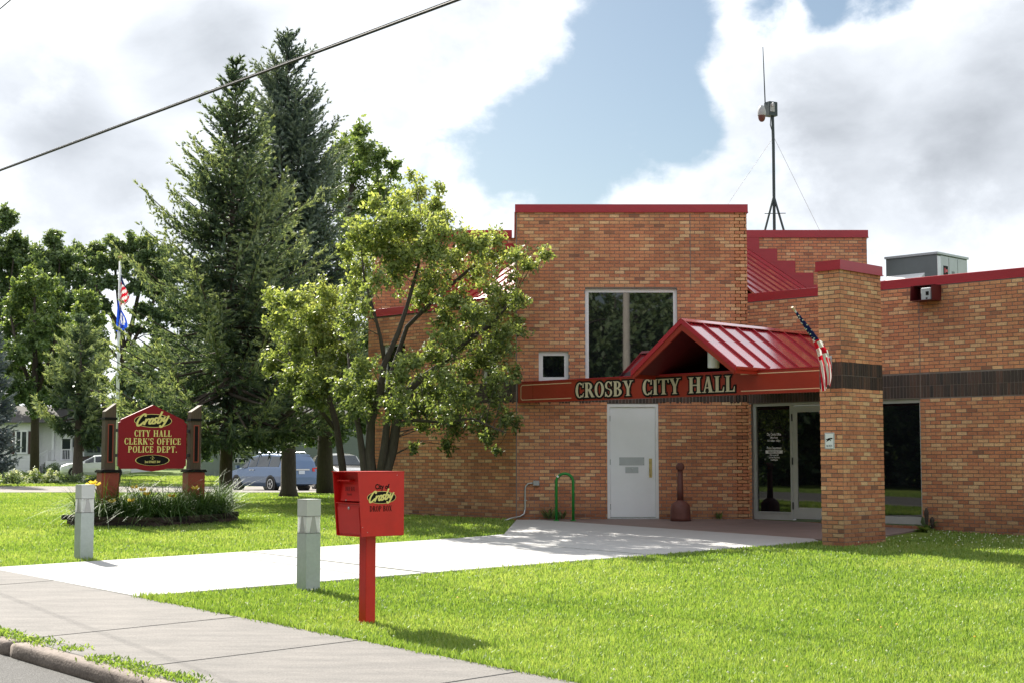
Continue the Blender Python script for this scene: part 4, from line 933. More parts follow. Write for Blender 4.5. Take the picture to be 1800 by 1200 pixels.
# rooftop unit
ac = thing('rooftop_unit', 'grey rooftop air handler with a sloped white intake hood above the right wing', 'air handler', (9.7, 33.6, 4.15))
MA = frame((9.7-.93, 33.5+.93, 0), (D7, -D7))       # left face, from its left end to the near corner
b = MB(MA); b.box((0, 0, 4.16), (1.31, 1.40, 5.84)); b.build('cabinet', M['ac_dark'], ac)
MA2 = frame((9.7, 33.5, 0), (D7, D7))
b = MB(MA2); b.box((.16, -.006, 4.2), (1.39, .01, 5.82)); b.build('panel', M['grey_metal'], ac)
b = MB(MA2); b.box((-.002, -.010, 4.2), (.15, .0, 5.80)); b.build('corner_panel', M['steel'], ac)
for u in (.52, .93): b = MB(MA2); b.box((u, -.010, 4.2), (u+.012, -.006, 5.80)); b.build('seam', M['ac_dark'], ac)
b = MB(MA2); b.box((.27, -.012, 5.38), (.47, -.007, 5.60)); b.build('badge', M['black_paint'], ac)
b = MB(MA2); b.box((.31, -.0135, 5.43), (.35, -.012, 5.55)); b.box((.37, -.0135, 5.46), (.45, -.012, 5.52)); b.build('badge_mark', M['tail_red'], ac)
b = MB(MA2); b.box((.66, -.012, 5.0), (.78, -.007, 5.50)); b.build('label_plate', M['ac_dark'], ac)
b = MB(MA2); b.box((1.15, -.012, 5.1), (1.31, -.007, 5.25)); b.build('label_plate', M['white_paint'], ac)
b = MB(); cx = Vector((9.7, 33.5, 0)); e1 = Vector((-D7, D7, 0)); e2 = Vector((D7, D7, 0))
b.prism([tuple(cx-e1*.03-e2*.03+Vector((0, 0, 5.845))), tuple(cx+e1*1.34-e2*.03+Vector((0, 0, 5.845))), tuple(cx+e1*1.34+e2*1.43+Vector((0, 0, 5.845))), tuple(cx-e1*.03+e2*1.43+Vector((0, 0, 5.845)))], (0, 0, .05)); b.build('lid', M['grey_metal'], ac)
b = MB(MA); P = [(0, -.0, 5.44), (0, -.0, 4.2), (0, -.55, 4.2), (0, -.55, 5.05)]
b.prism([(.0+.02, y, z) for _, y, z in P], (.98, 0, 0)); b.build('intake_hood', M['white_paint'], ac)
# antenna mast with dome camera
mp = at(1361, 405, 36.0); mt = at(1358, 205, 36.0); zb = 6.1
mast = thing('antenna_mast', 'black roof mast on a tripod with box, dome camera and whip antenna', 'antenna', (mp.x, 36, zb))
b = MB(); b.tube([(mp.x, 36, zb), (mt.x+.01, 36, mt.z-.7), (mt.x, 36, mt.z+.05)], .038, 10); b.build('pole', M['dark_metal'], mast)
jz = at(1362, 345, 36.0).z
for a in (200, 320, 80): b = MB(); b.tube([(mp.x+.46*math.cos(rad(a)), 36+.46*math.sin(rad(a)), zb), (mp.x, 36, jz)], .028, 8); b.build('tripod_leg', M['dark_metal'], mast)
b = MB(); b.tube([(mp.x-.25, 36-.1, at(0, 377, 36).z), (mp.x+.26, 36-.15, at(0, 377, 36).z)], .01, 6); b.build('brace', M['dark_metal'], mast)
bz = at(1355, 193, 36.0)
b = MB(Matrix.Translation(bz) @ Matrix.Rotation(rad(28), 4, 'Z')); b.bbox_((-.13, -.11, -.17), (.13, .11, .18), .012); b.build('equipment_box', M['dark_metal'], mast)
b = MB(Matrix.Translation(bz) @ Matrix.Rotation(rad(28), 4, 'Z')); b.box((-.11, -.125, -.08), (.02, -.11, .1)); b.tube([(-.06, -.11, .06), (-.12, -.24, .09), (-.16, -.30, .06), (-.16, -.30, 0)], .028, 8); b.build('camera_arm', M['plastic_grey'], mast)
cz = at(1339, 204, 35.7)
b = MB(); b.lathe([(.03, .26), (.06, .24), (.095, .15), (.105, .06), (.10, .02), (.10, -.0)], 18, tuple(cz)); dcm = b.build('dome_camera', M['plastic_grey'], mast, smooth=True)
b = MB(); b.lathe([(.09, 0), (.088, -.05), (.07, -.11), (.035, -.145), (.0, -.15)], 18, tuple(cz), cap=False); b.build('dome', M['brown_plastic'], dcm, smooth=True)
w0, w1 = at(1345, 182, 36), at(1341, 83, 36); b = MB(); b.tube([w0, w1], [.016, .010], 6); b.build('whip_antenna', M['dark_metal'], mast)
g0 = at(1360, 241, 36)
for px, py in ((1272, 370), (1444, 412)): b = MB(); b.tube([g0, at(px, py, 36.6)], .0045, 5); b.build('guy_wire', M['plastic_grey'], mast)
b = MB(); b.tube([at(1355, 207, 35.9), at(1354, 220, 35.9), at(1358, 233, 35.95)], .012, 6); b.build('cable', M['dark_metal'], mast)
# bicycle rack, smokers' post, conduit
br = thing('bike_rack', 'green painted steel hoop bicycle rack by the left end of the block wall', 'bike rack', (1.03, 29.2, 0))
b = MB(); pts = [(.87, 29.15, -.02), (.87, 29.15, .74)]+[(1.035-.165*math.cos(a), 29.15, .74+.165*math.sin(a)) for a in np.linspace(.2, math.pi-.2, 11)]+[(1.2, 29.15, .74), (1.2, 29.15, -.02)]
b.tube(pts, .028, 12); b.build('hoop', M['green_paint'], br, smooth=True)
for x in (.87, 1.2): b = MB(); b.lathe([(.06, -.012), (.06, .0), (.05, .006)], 14, (x, 29.15, -.005)); b.build('foot_plate', M['green_paint'], br)
b = MB(Matrix.Translation((.893, 29.15, .83)) @ Matrix.Rotation(rad(35), 4, 'Y')); b.lathe([(.0295, 0), (.0295, .035)], 12); b.build('tape', M['white_paint'], br)
sp = thing('smokers_post', 'dark brown plastic cigarette post with a wide drum base and thin neck', 'ashtray', (3.3, 29.1, 0))
b = MB(); b.lathe([(.20, -.02), (.20, .04), (.195, .20), (.185, .28), (.14, .335), (.075, .375), (.052, .40)], 28, (3.3, 29.15, 0)); b.build('base', M['brown_plastic'], sp, smooth=True)
b = MB(); b.lathe([(.066, .385), (.060, .60), (.052, .98)], 16, (3.3, 29.15, 0)); b.build('neck', M['brown_plastic'], sp, smooth=True)
b = MB(Matrix.Translation((3.3, 29.15, 1.035)) @ Matrix.Rotation(rad(90), 4, 'X')); b.lathe([(.03, -.065), (.072, -.06), (.082, -.035), (.082, .035), (.072, .06), (.03, .065)], 18); b.build('head', M['brown_plastic'], sp, smooth=True)
b = MB(Matrix.Translation((3.3, 29.092, 1.035)) @ Matrix.Rotation(rad(90), 4, 'X')); b.lathe([(.03, -.002), (.03, .004)], 14); b.build('opening', M['black_paint'], sp)
cd = thing('conduit', 'grey electrical conduit bending up the brick wall to a small junction box', 'conduit', (.3, 29.6, 0))
b = MB(); b.tube([(-.15, 29.35, -.02), (.0, 29.5, .025), (.16, 29.62, .05), (.24, 29.655, .10), (.262, 29.665, .2), (.262, 29.665, .58), (.275, 29.665, .65), (.32, 29.665, .70), (.39, 29.665, .712), (.43, 29.665, .712)], .016, 10); b.build('pipe', M['steel'], cd, smooth=True)
b = MB(); b.bbox_((.42, 29.6, .665), (.545, 29.69, .76), .006); b.build('junction_box', M['plastic_grey'], cd)
b = MB(); b.box((.24, 29.645, .36), (.30, 29.69, .378)); b.build('strap', M['steel'], cd)
# ------------------------------------------------------------------ lawn furniture
GRID = math.atan2(U[1], U[0])
def bollard(loc, label):
    t = thing('bollard_light', label, 'bollard light', loc, 'bollard lights beside the walkway'); R = Matrix.Translation(loc) @ Matrix.Rotation(GRID, 4, 'Z'); h = .1
    b = MB(R); b.box((-h, -h, -.06), (h, h, .665)); b.build('body', M['bollard'], t)
    b = MB(R); b.box((-h+.004, -h+.004, .669), (h-.004, h-.004, .866)); b.build('lens', M['lens_white'], t)
    q = MB(R)
    for sx, sy in ((0, -1), (1, 0), (0, 1), (-1, 0)):
        P = [(-.055, .674), (.055, .674), (.018, .862), (-.018, .862)]
        q.poly([(u if sy else sx*(h-.003), sy*(h-.003) if sy else u, z) for u, z in P])
    q.build('reflector', M['plastic_grey'], t)
    b = MB(R)
    b.lathe([(.012, .865), (.03, .78), (.085, .668)], 14); b.build('reflector', M['steel'], t, smooth=True)
    b = MB(R); b.box((-h, -h, .87), (h, h, 1.06))
    b.build('cap', M['bollard_cap'], t)
    b = MB(R); b.box((-h-.003, -h-.003, 1.06), (h+.003, h+.003, 1.068)); b.build('lid', M['bollard_cap'], t)
    for z in (.667, .868): q = MB(R); q.box((-h-.0015, -h-.0015, z-.003), (h+.0015, h+.0015, z+.002)); q.build('joint', M['black_metal'], t)
    return t
bollard((-2.43, 17.82, float(gz(17.82))-.01), 'pale grey square bollard light on the lawn beside the red drop box')
bollard((-6.19, 21.55, float(gz(21.55))-.01), 'pale grey square bollard light in front of the planter of daylilies')
def drop_box():
    base = Vector((-1.449, 14.95, float(gz(14.95))))
    t = thing('drop_box', 'bright red payment drop box on a square red post lettered City of Crosby', 'drop box', base)
    fw, dp = .435, .57                                 # front width, depth
    # local frame: x along the front (to the right seen from the street), y into the box (towards the hall)
    ex = Vector((U[0], U[1], 0)); ey = Vector((NN[0], NN[1], 0)); o = base-ex*.0
    R = frame(base, ex)
    b = MB(R); b.bbox_((-.06, -.06, -.05), (.06, .06, .862), .004); b.build('post', M['box_red'], t)
    x0, x1, y0, y1, zb, zt = -fw/2, fw/2, -.28, .29, .86, 1.49
    ys = lambda z: y0+.052*(zt-z)/(zt-zb)               # front edge leans in towards the bottom
    th = .008
    for xx in (x0, x1-th):                              # side sheets
        b = MB(R); b.prism([(xx, ys(zb), zb), (xx, y1, zb), (xx, y1, zt), (xx, y0, zt)], (th, 0, 0)); b.build('side_panel', M['box_red'], t)
    b = MB(R); b.box((x0-.004, y0-.01, zt), (x1+.004, y1+.004, zt+.008)); b.build('top_panel', M['box_red'], t)
    b = MB(R); b.box((x0+th, y1-th, zb), (x1-th, y1, zt-.001)); b.build('back_panel', M['box_red'], t)
    b = MB(R); b.box((x0+th, ys(zb)+.01, zb-.004), (x1-th, y1-th, zb+.006)); b.build('floor_panel', M['box_red'], t)
    zm = 1.175
    b = MB(R); b.prism([(x0+.02, ys(zb)+.02, zb+.008), (x0+.02, ys(zm)+.02, zm), (x0+.02, ys(zm)+.035, zm), (x0+.02, ys(zb)+.035, zb+.008)], (fw-.04, 0, 0)); dd = b.build('lower_door', M['box_red'], t)
    b = MB(R); b.prism([(x0+.03, ys(.9)+.016, .885), (x0+.03, ys(zm)+.014, zm-.03), (x0+.03, ys(zm)+.021, zm-.03), (x0+.03, ys(.9)+.023, .885)], (fw-.07, 0, 0)); b.build('door_rib', M['box_red'], dd)
    b = MB(R @ Matrix.Translation((.015, ys(1.14)+.012, 1.135)) @ Matrix.Rotation(rad(90), 4, 'X')); b.lathe([(.014, -.008), (.014, .008), (.008, .012)], 12); b.build('lock', M['steel'], dd)
    b = MB(R); b.box((x0+.012, ys(zm)+.004, zm+.004), (x1-.012, ys(zm)+.06, zm+.014)); b.build('ledge', M['box_red'], t)
    yb = ys(1.3)+.075
    b = MB(R); b.box((x0+th, yb, zm+.014), (x1-th, yb+.01, zt-.002)); b.build('upper_panel', M['box_red'], t)
    b = MB(R); b.prism([(x0+.075, yb-.045, zm+.03), (x0+.075, yb-.012, 1.40), (x0+.075, yb-.002, 1.40), (x0+.075, yb-.002, zm+.02)], (fw-.105, 0, 0)); ch = b.build('chute_door', M['box_red'], t)
    b = MB(R); b.box((x0+.03, yb-.06, 1.40), (x0+.25, yb-.005, 1.413)); b.build('handle', M['box_red'], t)
    Mf = R @ Matrix.Translation((.022, yb-.03, 0)); q = MB(Mf); print_text(q, 'DROP BOX', .0, 1.305, .042, .016, xs=.72); q.build('lettering', M['black_paint'], ch)
    q = MB(Mf); print_font(q, 'Payments', 0, 1.262, .026, .024, .62, bold=.0006); q.build('lettering', M['black_paint'], ch)
    b = MB(R @ Matrix.Translation((-.045, yb-.042, 1.212)) @ Matrix.Rotation(rad(90), 4, 'X')); b.lathe([(.008, -.008), (.008, .006)], 10); b.build('lock', M['steel'], ch)
    # the lettered side: the sheet at x1, seen from the right
    Ms = frame(R @ Vector((x1, 0, 0)), ey)
    q = MB(Ms); print_font(q, 'City of', .015, 1.322, .052, .0015, .86, bold=.0026); q.build('lettering', M['black_paint'], t)
    q = MB(Ms); print_text(q, 'DROP BOX', .0, 1.102, .056, .0015, xs=.272/text_w('DROP BOX', .056)); q.build('lettering', M['black_paint'], t)
    logo(t, Ms, .01, 1.24, .355, .125, .0015)
    for y, z in ((-.16, .90), (-.22, .95), (.2, 1.46)): q = MB(Ms); q.box((y-.003, -.003, z-.003), (y+.003, .0, z+.003)); q.build('rivet', M['steel'], t)
drop_box()
# painted city sign between two posts
def city_sign():
    c = Vector((-7.04, 29.0, .0)); R = frame(c, (.84, .54, 0))
    t = thing('city_sign', 'crimson sign lettered CITY HALL CLERK\'S OFFICE POLICE DEPT. between two timber posts', 'sign', tuple(c))
    for sx in (-.86, .86):
        b = MB(R); b.bbox_((sx-.17, -.17, -.05), (sx+.17, .17, .93), .006); ba = b.build('post_base', M['base_red'], t)
        b = MB(R); b.box((sx-.20, -.20, .932), (sx+.20, .20, .965)); b.box((sx-.185, -.185, .965), (sx+.185, .185, .985)); b.build('base_cap', M['black_paint'], ba)
        b = MB(R); h = .105; rings = [[(sx-h, -h, .985), (sx+h, -h, .985), (sx+h, h, .985), (sx-h, h, .985)], [(sx-h, -h, 2.10 if sx < 0 else 2.12), (sx+h, -h, 2.26), (sx+h, h, 2.26), (sx-h, h, 2.10 if sx < 0 else 2.12)]]
        b.loft(rings, True, True); po = b.build('post', M['wood'], t)
        b = MB(R); b.box((sx-.125, -.125, 1.94), (sx+.125, .125, 1.985)); b.build('collar', M['black_paint'], po)
        b = MB(R); u0, u1 = sx-.055, sx+.055
        for lo, hi in (((u0, -h-.012, 1.12), (u0+.018, -h, 1.86)), ((u1-.018, -h-.012, 1.12), (u1, -h, 1.86)), ((u0+.018, -h-.012, 1.84), (u1-.018, -h, 1.86)), ((u0+.018, -h-.012, 1.12), (u1-.018, -h, 1.14))): b.box(lo, hi)
        b.build('inlay_frame', M['base_red'], po)
        b = MB(R); b.box((u0+.018, -h-.003, 1.14), (u1-.018, -h, 1.84)); b.build('inlay', M['black_paint'], po)
        s = 1 if sx < 0 else -1
        for z in (1.26, 1.74):
            b = MB(R); b.box((min(sx+s*h, sx+s*.165), -.03, z-.03), (max(sx+s*h, sx+s*.165), .03, z+.03)); b.build('bracket', M['black_metal'], t)
    w = .685
    pts = [(-w, 1.06), (-w, 1.89), (-w+.04, 1.905), (-w+.055, 1.955), (-w+.10, 1.975), (0, 2.245), (w-.10, 1.975), (w-.055, 1.955), (w-.04, 1.905), (w, 1.89), (w, 1.06), (w-.03, 1.04), (w-.05, 1.0), (.30, 1.0), (.14, .965), (0, .95), (-.14, .965), (-.30, 1.0), (-w+.05, 1.0), (-w+.03, 1.04)]
    b = MB(R); b.prism([(x, -.035, z) for x, z in pts], (0, .07, 0)); b.build('panel', M['sign_crimson'], t)
    S2 = R @ Matrix.Translation((0, -.035, 0))
    logo(t, S2, 0, 1.935, .76, .265, .004)
    for s, z, h, xs in (('CITY HALL', 1.625, .125, .75), ("CLERK'S OFFICE", 1.47, .125, 1.14), ('POLICE DEPT.', 1.315, .125, .99)):
        q = MB(S2); print_text(q, s, 0, z, h, .008, .004, 0, xs/text_w(s, h, .07, .34), .07, .34); q.build('lettering', M['yellow_paint'], t)
    for nm, sc, mt, pr in (('oval_rim', 1.0, 'yellow_paint', .003), ('oval', .95, 'black_paint', .005)):
        q = MB(S2); ellipse(q, 0, 1.165, .345*sc, .104*sc, pr); q.build(nm, M[mt], t)
    q = MB(S2); print_text(q, '-2-', 0, 1.18, .066, .008); q.build('lettering', M['yellow_paint'], t)
    q = MB(S2); print_font(q, '2nd STREET SW', 0, 1.115, .042, .008, .78, bold=.0015); q.build('lettering', M['yellow_paint'], t)
city_sign()
# planter of retaining blocks with daylilies
def planter():
    t = thing('planter', 'low planter edged with two courses of dark split-face blocks round the sign', 'planter', (-7, 28.8, -.05))
    P = [Vector((*p, 0)) for p in PLANT]; r = random.Random(5); c = sum(P, Vector())/len(P)
    bm_ = mesh_np('block', BRICK_V, BRICK_F, M['block_stone'])
    for k in range(2):
        for i in range(len(P)):
            a, d = P[i], P[(i+1) % len(P)]; L_ = (d-a).length; n = max(1, round(L_/.29)); e = (d-a).normalized(); m = (c-(a+d)/2).normalized()
            for j in range(n):
                off = .5 if k else 0
                u0 = (j+off)/n*L_; u1 = u0+L_/n-.008
                if u0 > L_: continue
                p = a+e*u0+m*(.02*k); z = float(gz(p.y))-.035+k*.098
                x = e; y = Vector((0, 0, 1)).cross(x); dep = .16
                if y.dot(m) < 0: pass
                b = MB(Matrix(((x.x, m.x, 0, p.x), (x.y, m.y, 0, p.y), (0, 0, 1, z), (0, 0, 0, 1)))); b.tone = r.random()
                q = [r.uniform(0, .018) for _ in range(8)]
                w = u1-u0; f = [(0, q[0], 0), (w*.5, -q[1]*.8, 0), (w, q[2], 0), (w, dep, 0), (0, dep, 0)]; g_ = [(0, q[3], .092), (w*.5, -q[4]*.8, .092), (w, q[5], .092), (w, dep, .092), (0, dep, .092)]
                b.loft([f, g_], True, True); b.build('block', M['block_stone'], t)
    V = [(p.x, p.y, float(gz(p.y))+.10) for p in P]; b = MB(); b.poly(V); b.build('soil', M['soil'], t)
planter()
def daylily(x, y, h, n, label, fl=0, seed=0):
    z0 = float(gz(y))+.09; t = thing('daylily', label, 'plant', (x, y, z0), 'daylilies in the planter'); r = random.Random(seed); b = MB()
    for i in range(n):
        a = r.uniform(0, 6.283); L_ = h*r.uniform(.8, 1.6); ou = r.uniform(.35, 1.35)*L_; w = r.uniform(.006, .011); d = Vector((math.cos(a), math.sin(a), 0)); s = Vector((-d.y, d.x, 0)); b.tone = r.random(); r_a = r.uniform(1.7, 2.9)
        o = Vector((x, y, z0))+d*r.uniform(0, .16); prev = None; ph = r.uniform(.05, .95); k2 = r.uniform(.35, .75)
        for q in range(6):
            f = q/5; p = o+d*(L_*(math.sin(ph)*f+.42*f*f))+Vector((0, 0, L_*1.25*(math.cos(ph)*f-k2*f*f))); ww = w*(1-f*.85)
            cur = (p-s*ww, p+s*ww)
            if prev: b.poly([tuple(prev[0]), tuple(prev[1]), tuple(cur[1]), tuple(cur[0])])
            prev = cur
    b.build('leaves', M['lily_leaf'], t)
    for k in range(fl):
        a = r.uniform(0, 6.283); p0 = Vector((x, y, z0)); p1 = p0+Vector((math.cos(a)*.22, math.sin(a)*.1-.22, h*.78+r.uniform(-.22, .10)))
        s = MB(); s.tube([p0, p0.lerp(p1, .6)+Vector((0, 0, .08)), p1], [.006, .005, .004], 5); s.tone = .5; s.build('stalk', M['lily_leaf'], t)
        f = MB()
        for q in range(6):
            an = q*math.pi/3+r.random()*.3; d = Vector((math.cos(an), math.sin(an)*.6-.35, .55)).normalized(); s2 = d.cross(Vector((.3, -1, .2))).normalized()*.022; f.tone = r.random()
            f.poly([tuple(p1), tuple(p1+d*.05+s2), tuple(p1+d*.095), tuple(p1+d*.05-s2)])
        f.build('flower', M['petal_yellow'], t)
LL = ['wide clump of daylily leaves at the left end of the planter', 'daylily clump before the left sign post with yellow flowers', 'daylily clump right of the left sign post', 'dense daylily clump under the sign with one tall flower',
      'daylily clump under the middle of the sign', 'daylily clump left of the right sign post', 'daylily clump before the right sign post', 'dark daylily clump at the right end of the planter']
dl = [(-8.15, 28.28), (-7.75, 28.2), (-7.3, 28.12), (-6.9, 28.08), (-6.55, 28.15), (-6.25, 28.5), (-6.0, 28.85), (-5.75, 29.25), (-8.05, 28.7), (-7.45, 28.55), (-7.0, 28.55), (-6.6, 28.7), (-6.25, 29.3), (-6.0, 29.55), (-6.6, 29.6), (-7.3, 29.35), (-5.72, 29.5), (-7.95, 28.45), (-7.55, 28.35), (-7.1, 28.3), (-6.75, 28.35), (-6.4, 28.4), (-6.1, 29.05), (-5.9, 29.2)]
for i, (x, y) in enumerate(dl):
    lb = LL[i] if i < 8 else 'daylily clump growing behind the front row of the planter'
    daylily(x, y, .70+.09*math.sin(i*2.1), 150, lb, (2, 3, 2, 2, 0, 1, 1, 0)[i] if i < 8 else (1 if i == 10 else 0), i)
# weeds: along the kerb joint, by the wall
def weed(x, y, z, r_, h, n, label, group, seed, mat='grass'):
    r = random.Random(seed); b = MB()
    for i in range(n):
        a = r.uniform(0, 6.283); d = r_*math.sqrt(r.random()); px, py = x+d*math.cos(a)*1.0, y+d*math.sin(a); b.tone = r.random()*.8
        L_ = h*r.uniform(.5, 1.2); a2 = r.uniform(0, 6.283); ou = L_*r.uniform(.3, 1); w = L_*.16; s = Vector((-math.sin(a2), math.cos(a2), 0))*w; p0 = Vector((px, py, z)); p1 = p0+Vector((math.cos(a2)*ou*.5, math.sin(a2)*ou*.5, L_*.6)); p2 = p0+Vector((math.cos(a2)*ou, math.sin(a2)*ou, L_))
        b.poly([tuple(p0), tuple(p1-s), tuple(p2), tuple(p1+s)])
    wt = thing('weed_patch', label, 'weeds', (x, y, z), group); b.build('leaves', M[mat], wt); return wt
wd = [((0, 1112), .34, 'leafy weed patch on the kerb joint at the left picture edge'), ((62, 1127), .20, 'pointed weed patch spreading onto the first paving slab from the kerb'), ((122, 1140), .09, 'thin sprig of weeds lying along the kerb joint'),
      ((172, 1158), .10, 'sparse weeds just above the broad clump on the kerb'), ((210, 1168), .22, 'broad bushy weed clump spilling over the broken kerb'), ((262, 1182), .18, 'ragged weed strip right of the broad clump on the kerb'), ((312, 1192), .20, 'last weed strip on the kerb joint at the bottom picture edge')]
for i, ((px, py), rr, lb) in enumerate(wd):
    d = ray(px, py); k = (EYE+.891)/(.03*d.y-d.z); X, Y = d.x*k, d.y*k; s, t = st(X, Y); s = min(max(s, -2.5), -2.2); nb = 5
    V0 = []
    X, Y = xy(s, t)
    r = random.Random(40+i); b = MB()
    for j in range(int(270*rr/.2)):
        tt = t+rr*r.gauss(0, .55)*1.5; ss = s+.07*r.gauss(0, 1)+.03; x, y = xy(ss, tt); z = float(gz(y))-.012; b.tone = r.random()*.75
        L_ = r.uniform(.02, .055); a2 = r.uniform(0, 6.283); ou = L_*r.uniform(.3, 1.1); w = L_*.2; sv = Vector((-math.sin(a2), math.cos(a2), 0))*w
        p0 = Vector((x, y, z)); p1 = p0+Vector((math.cos(a2)*ou*.5, math.sin(a2)*ou*.5, L_*.6)); p2 = p0+Vector((math.cos(a2)*ou, math.sin(a2)*ou, L_*.9))
        b.poly([tuple(p0), tuple(p1-sv), tuple(p2), tuple(p1+sv)])
    wt = thing('weed_patch', lb, 'weeds', (X, Y, float(gz(Y))), 'weeds along the kerb'); b.build('leaves', M['grass'], wt)
for i, (x, y, rr, h, lb) in enumerate(((.72, 29.55, .10, .22, 'weed with upright leaves between conduit and bike rack'), (.98, 29.58, .07, .17, 'small weed right behind the bike rack'), (4.1, 29.58, .06, .14, 'small weed at the wall foot right of the cigarette post'))):
    weed(x, y, 0, rr, h, 26, lb, 'weeds at the wall foot', 60+i, 'leaf_mid')
def dock(x, y, lb):
    z = float(gz(y))-.02; t = thing('dock_plant', lb, 'plant', (x, y, z)); r = random.Random(9); b = MB()
    for i in range(26):
        a = r.uniform(0, 6.283); L_ = r.uniform(.18, .38); el = r.uniform(.2, 1.0); d = Vector((math.cos(a)*math.cos(el), math.sin(a)*math.cos(el), math.sin(el))); s = d.cross(Vector((0, 0, 1))).normalized()*L_*.2; o = Vector((x, y, z)); b.tone = r.random()
        b.poly([tuple(o), tuple(o+d*L_*.5+s), tuple(o+d*L_+Vector((0, 0, -.05))), tuple(o+d*L_*.5-s)])
    b.build('leaves', M['leaf_mid'], t)
    b = MB(); b.tone = .1
    for dx, h in ((0, .42), (.1, .26)):
        b.lathe([(.012, 0), (.035, h*.55), (.045, h*.8), (.015, h)], 7, (x+dx, y, z))
    b.build('seed_head', M['bark_dark'], t)
dock(7.45, 26.75, 'dark broad-leaved dock plant with seed heads against the right wing wall')
# ------------------------------------------------------------------ overhead wires and a pole across the street
def wire(p, q, r, sag, label, n=24, second=True):
    p, q = Vector(p), Vector(q); b = MB(); pts = [p.lerp(q, i/n)+Vector((0, 0, -sag*4*(i/n)*(1-i/n))) for i in range(n+1)]
    b.tube(pts, r, 8)
    if second: b.tube([x+Vector((.006, .0, r*1.25+.004*math.sin(i*.9))) for i, x in enumerate(pts)], r*.35, 6)
    b.build('overhead_wire', M['cable'], label=label, cat='wire', group='overhead wires')
a0, a1 = at(0, 300, 32.5), at(805, 0, 20.5); d_ = (a1-a0)
wire(a0-d_*4.5, a1+d_*3.0, .024, .0, 'thick black overhead cable slanting across the sky above the spruces')
c0, c1 = at(0, 16, 19.0), at(26, -6, 18.4); d_ = (c1-c0); d_ *= 12/d_.length
wire(c0-d_*3, c0+d_*1.6, .008, 0, 'thin black wire crossing the top left corner of the sky', second=False)
up = thing('utility_pole', 'weathered wooden utility pole across the street mirrored in the large window', 'utility pole', (5.6, -12.5, -1.4))
b = MB(); b.tube([(5.6, -12.5, -1.5), (5.6, -12.5, 9.5)], [.21, .16], 14); b.build('pole', M['pole_wood'], up, smooth=True)
b = MB(); b.tube([(5.32, -12.4, -1.4), (5.32, -12.4, 5.2)], .07, 10); b.build('riser_pipe', M['plastic_grey'], up)
# ------------------------------------------------------------------ parked cars
def wheel(t, Rm, x, y, r, w, side):
    Q = Rm @ Matrix.Translation((x, y, r)) @ Matrix.Rotation(rad(-90*side), 4, 'X')
    b = MB(Q); b.lathe([(r*.62, -w/2), (r*.93, -w/2), (r, -w*.35), (r, w*.35), (r*.93, w/2), (r*.64, w/2)], 26); ty = b.build('wheel', M['tyre'], t)
    b = MB(Q)
    b.lathe([(r*.66, w*.49), (r*.66, w*.52), (r*.56, w*.525), (r*.56, w*.42)], 26, cap=False)
    for k in range(5):
        a = k*2*math.pi/5; c, s = math.cos(a), math.sin(a); n = (-s, c)
        P = [(c*r*.1+n[0]*r*.07, s*r*.1+n[1]*r*.07), (c*r*.58+n[0]*r*.13, s*r*.58+n[1]*r*.13), (c*r*.58-n[0]*r*.13, s*r*.58-n[1]*r*.13), (c*r*.1-n[0]*r*.07, s*r*.1-n[1]*r*.07)]
        b.prism([(p[0], p[1], w*.50) for p in P], (0, 0, -.02))
    b.lathe([(r*.15, w*.40), (r*.15, w*.52), (r*.08, w*.54)], 14); b.build('rim', M['rim'], ty)
    b = MB(Q); b.lathe([(r*.58, w*.30), (r*.58, w*.34)], 20); b.build('hub_shadow', M['black_metal'], ty)
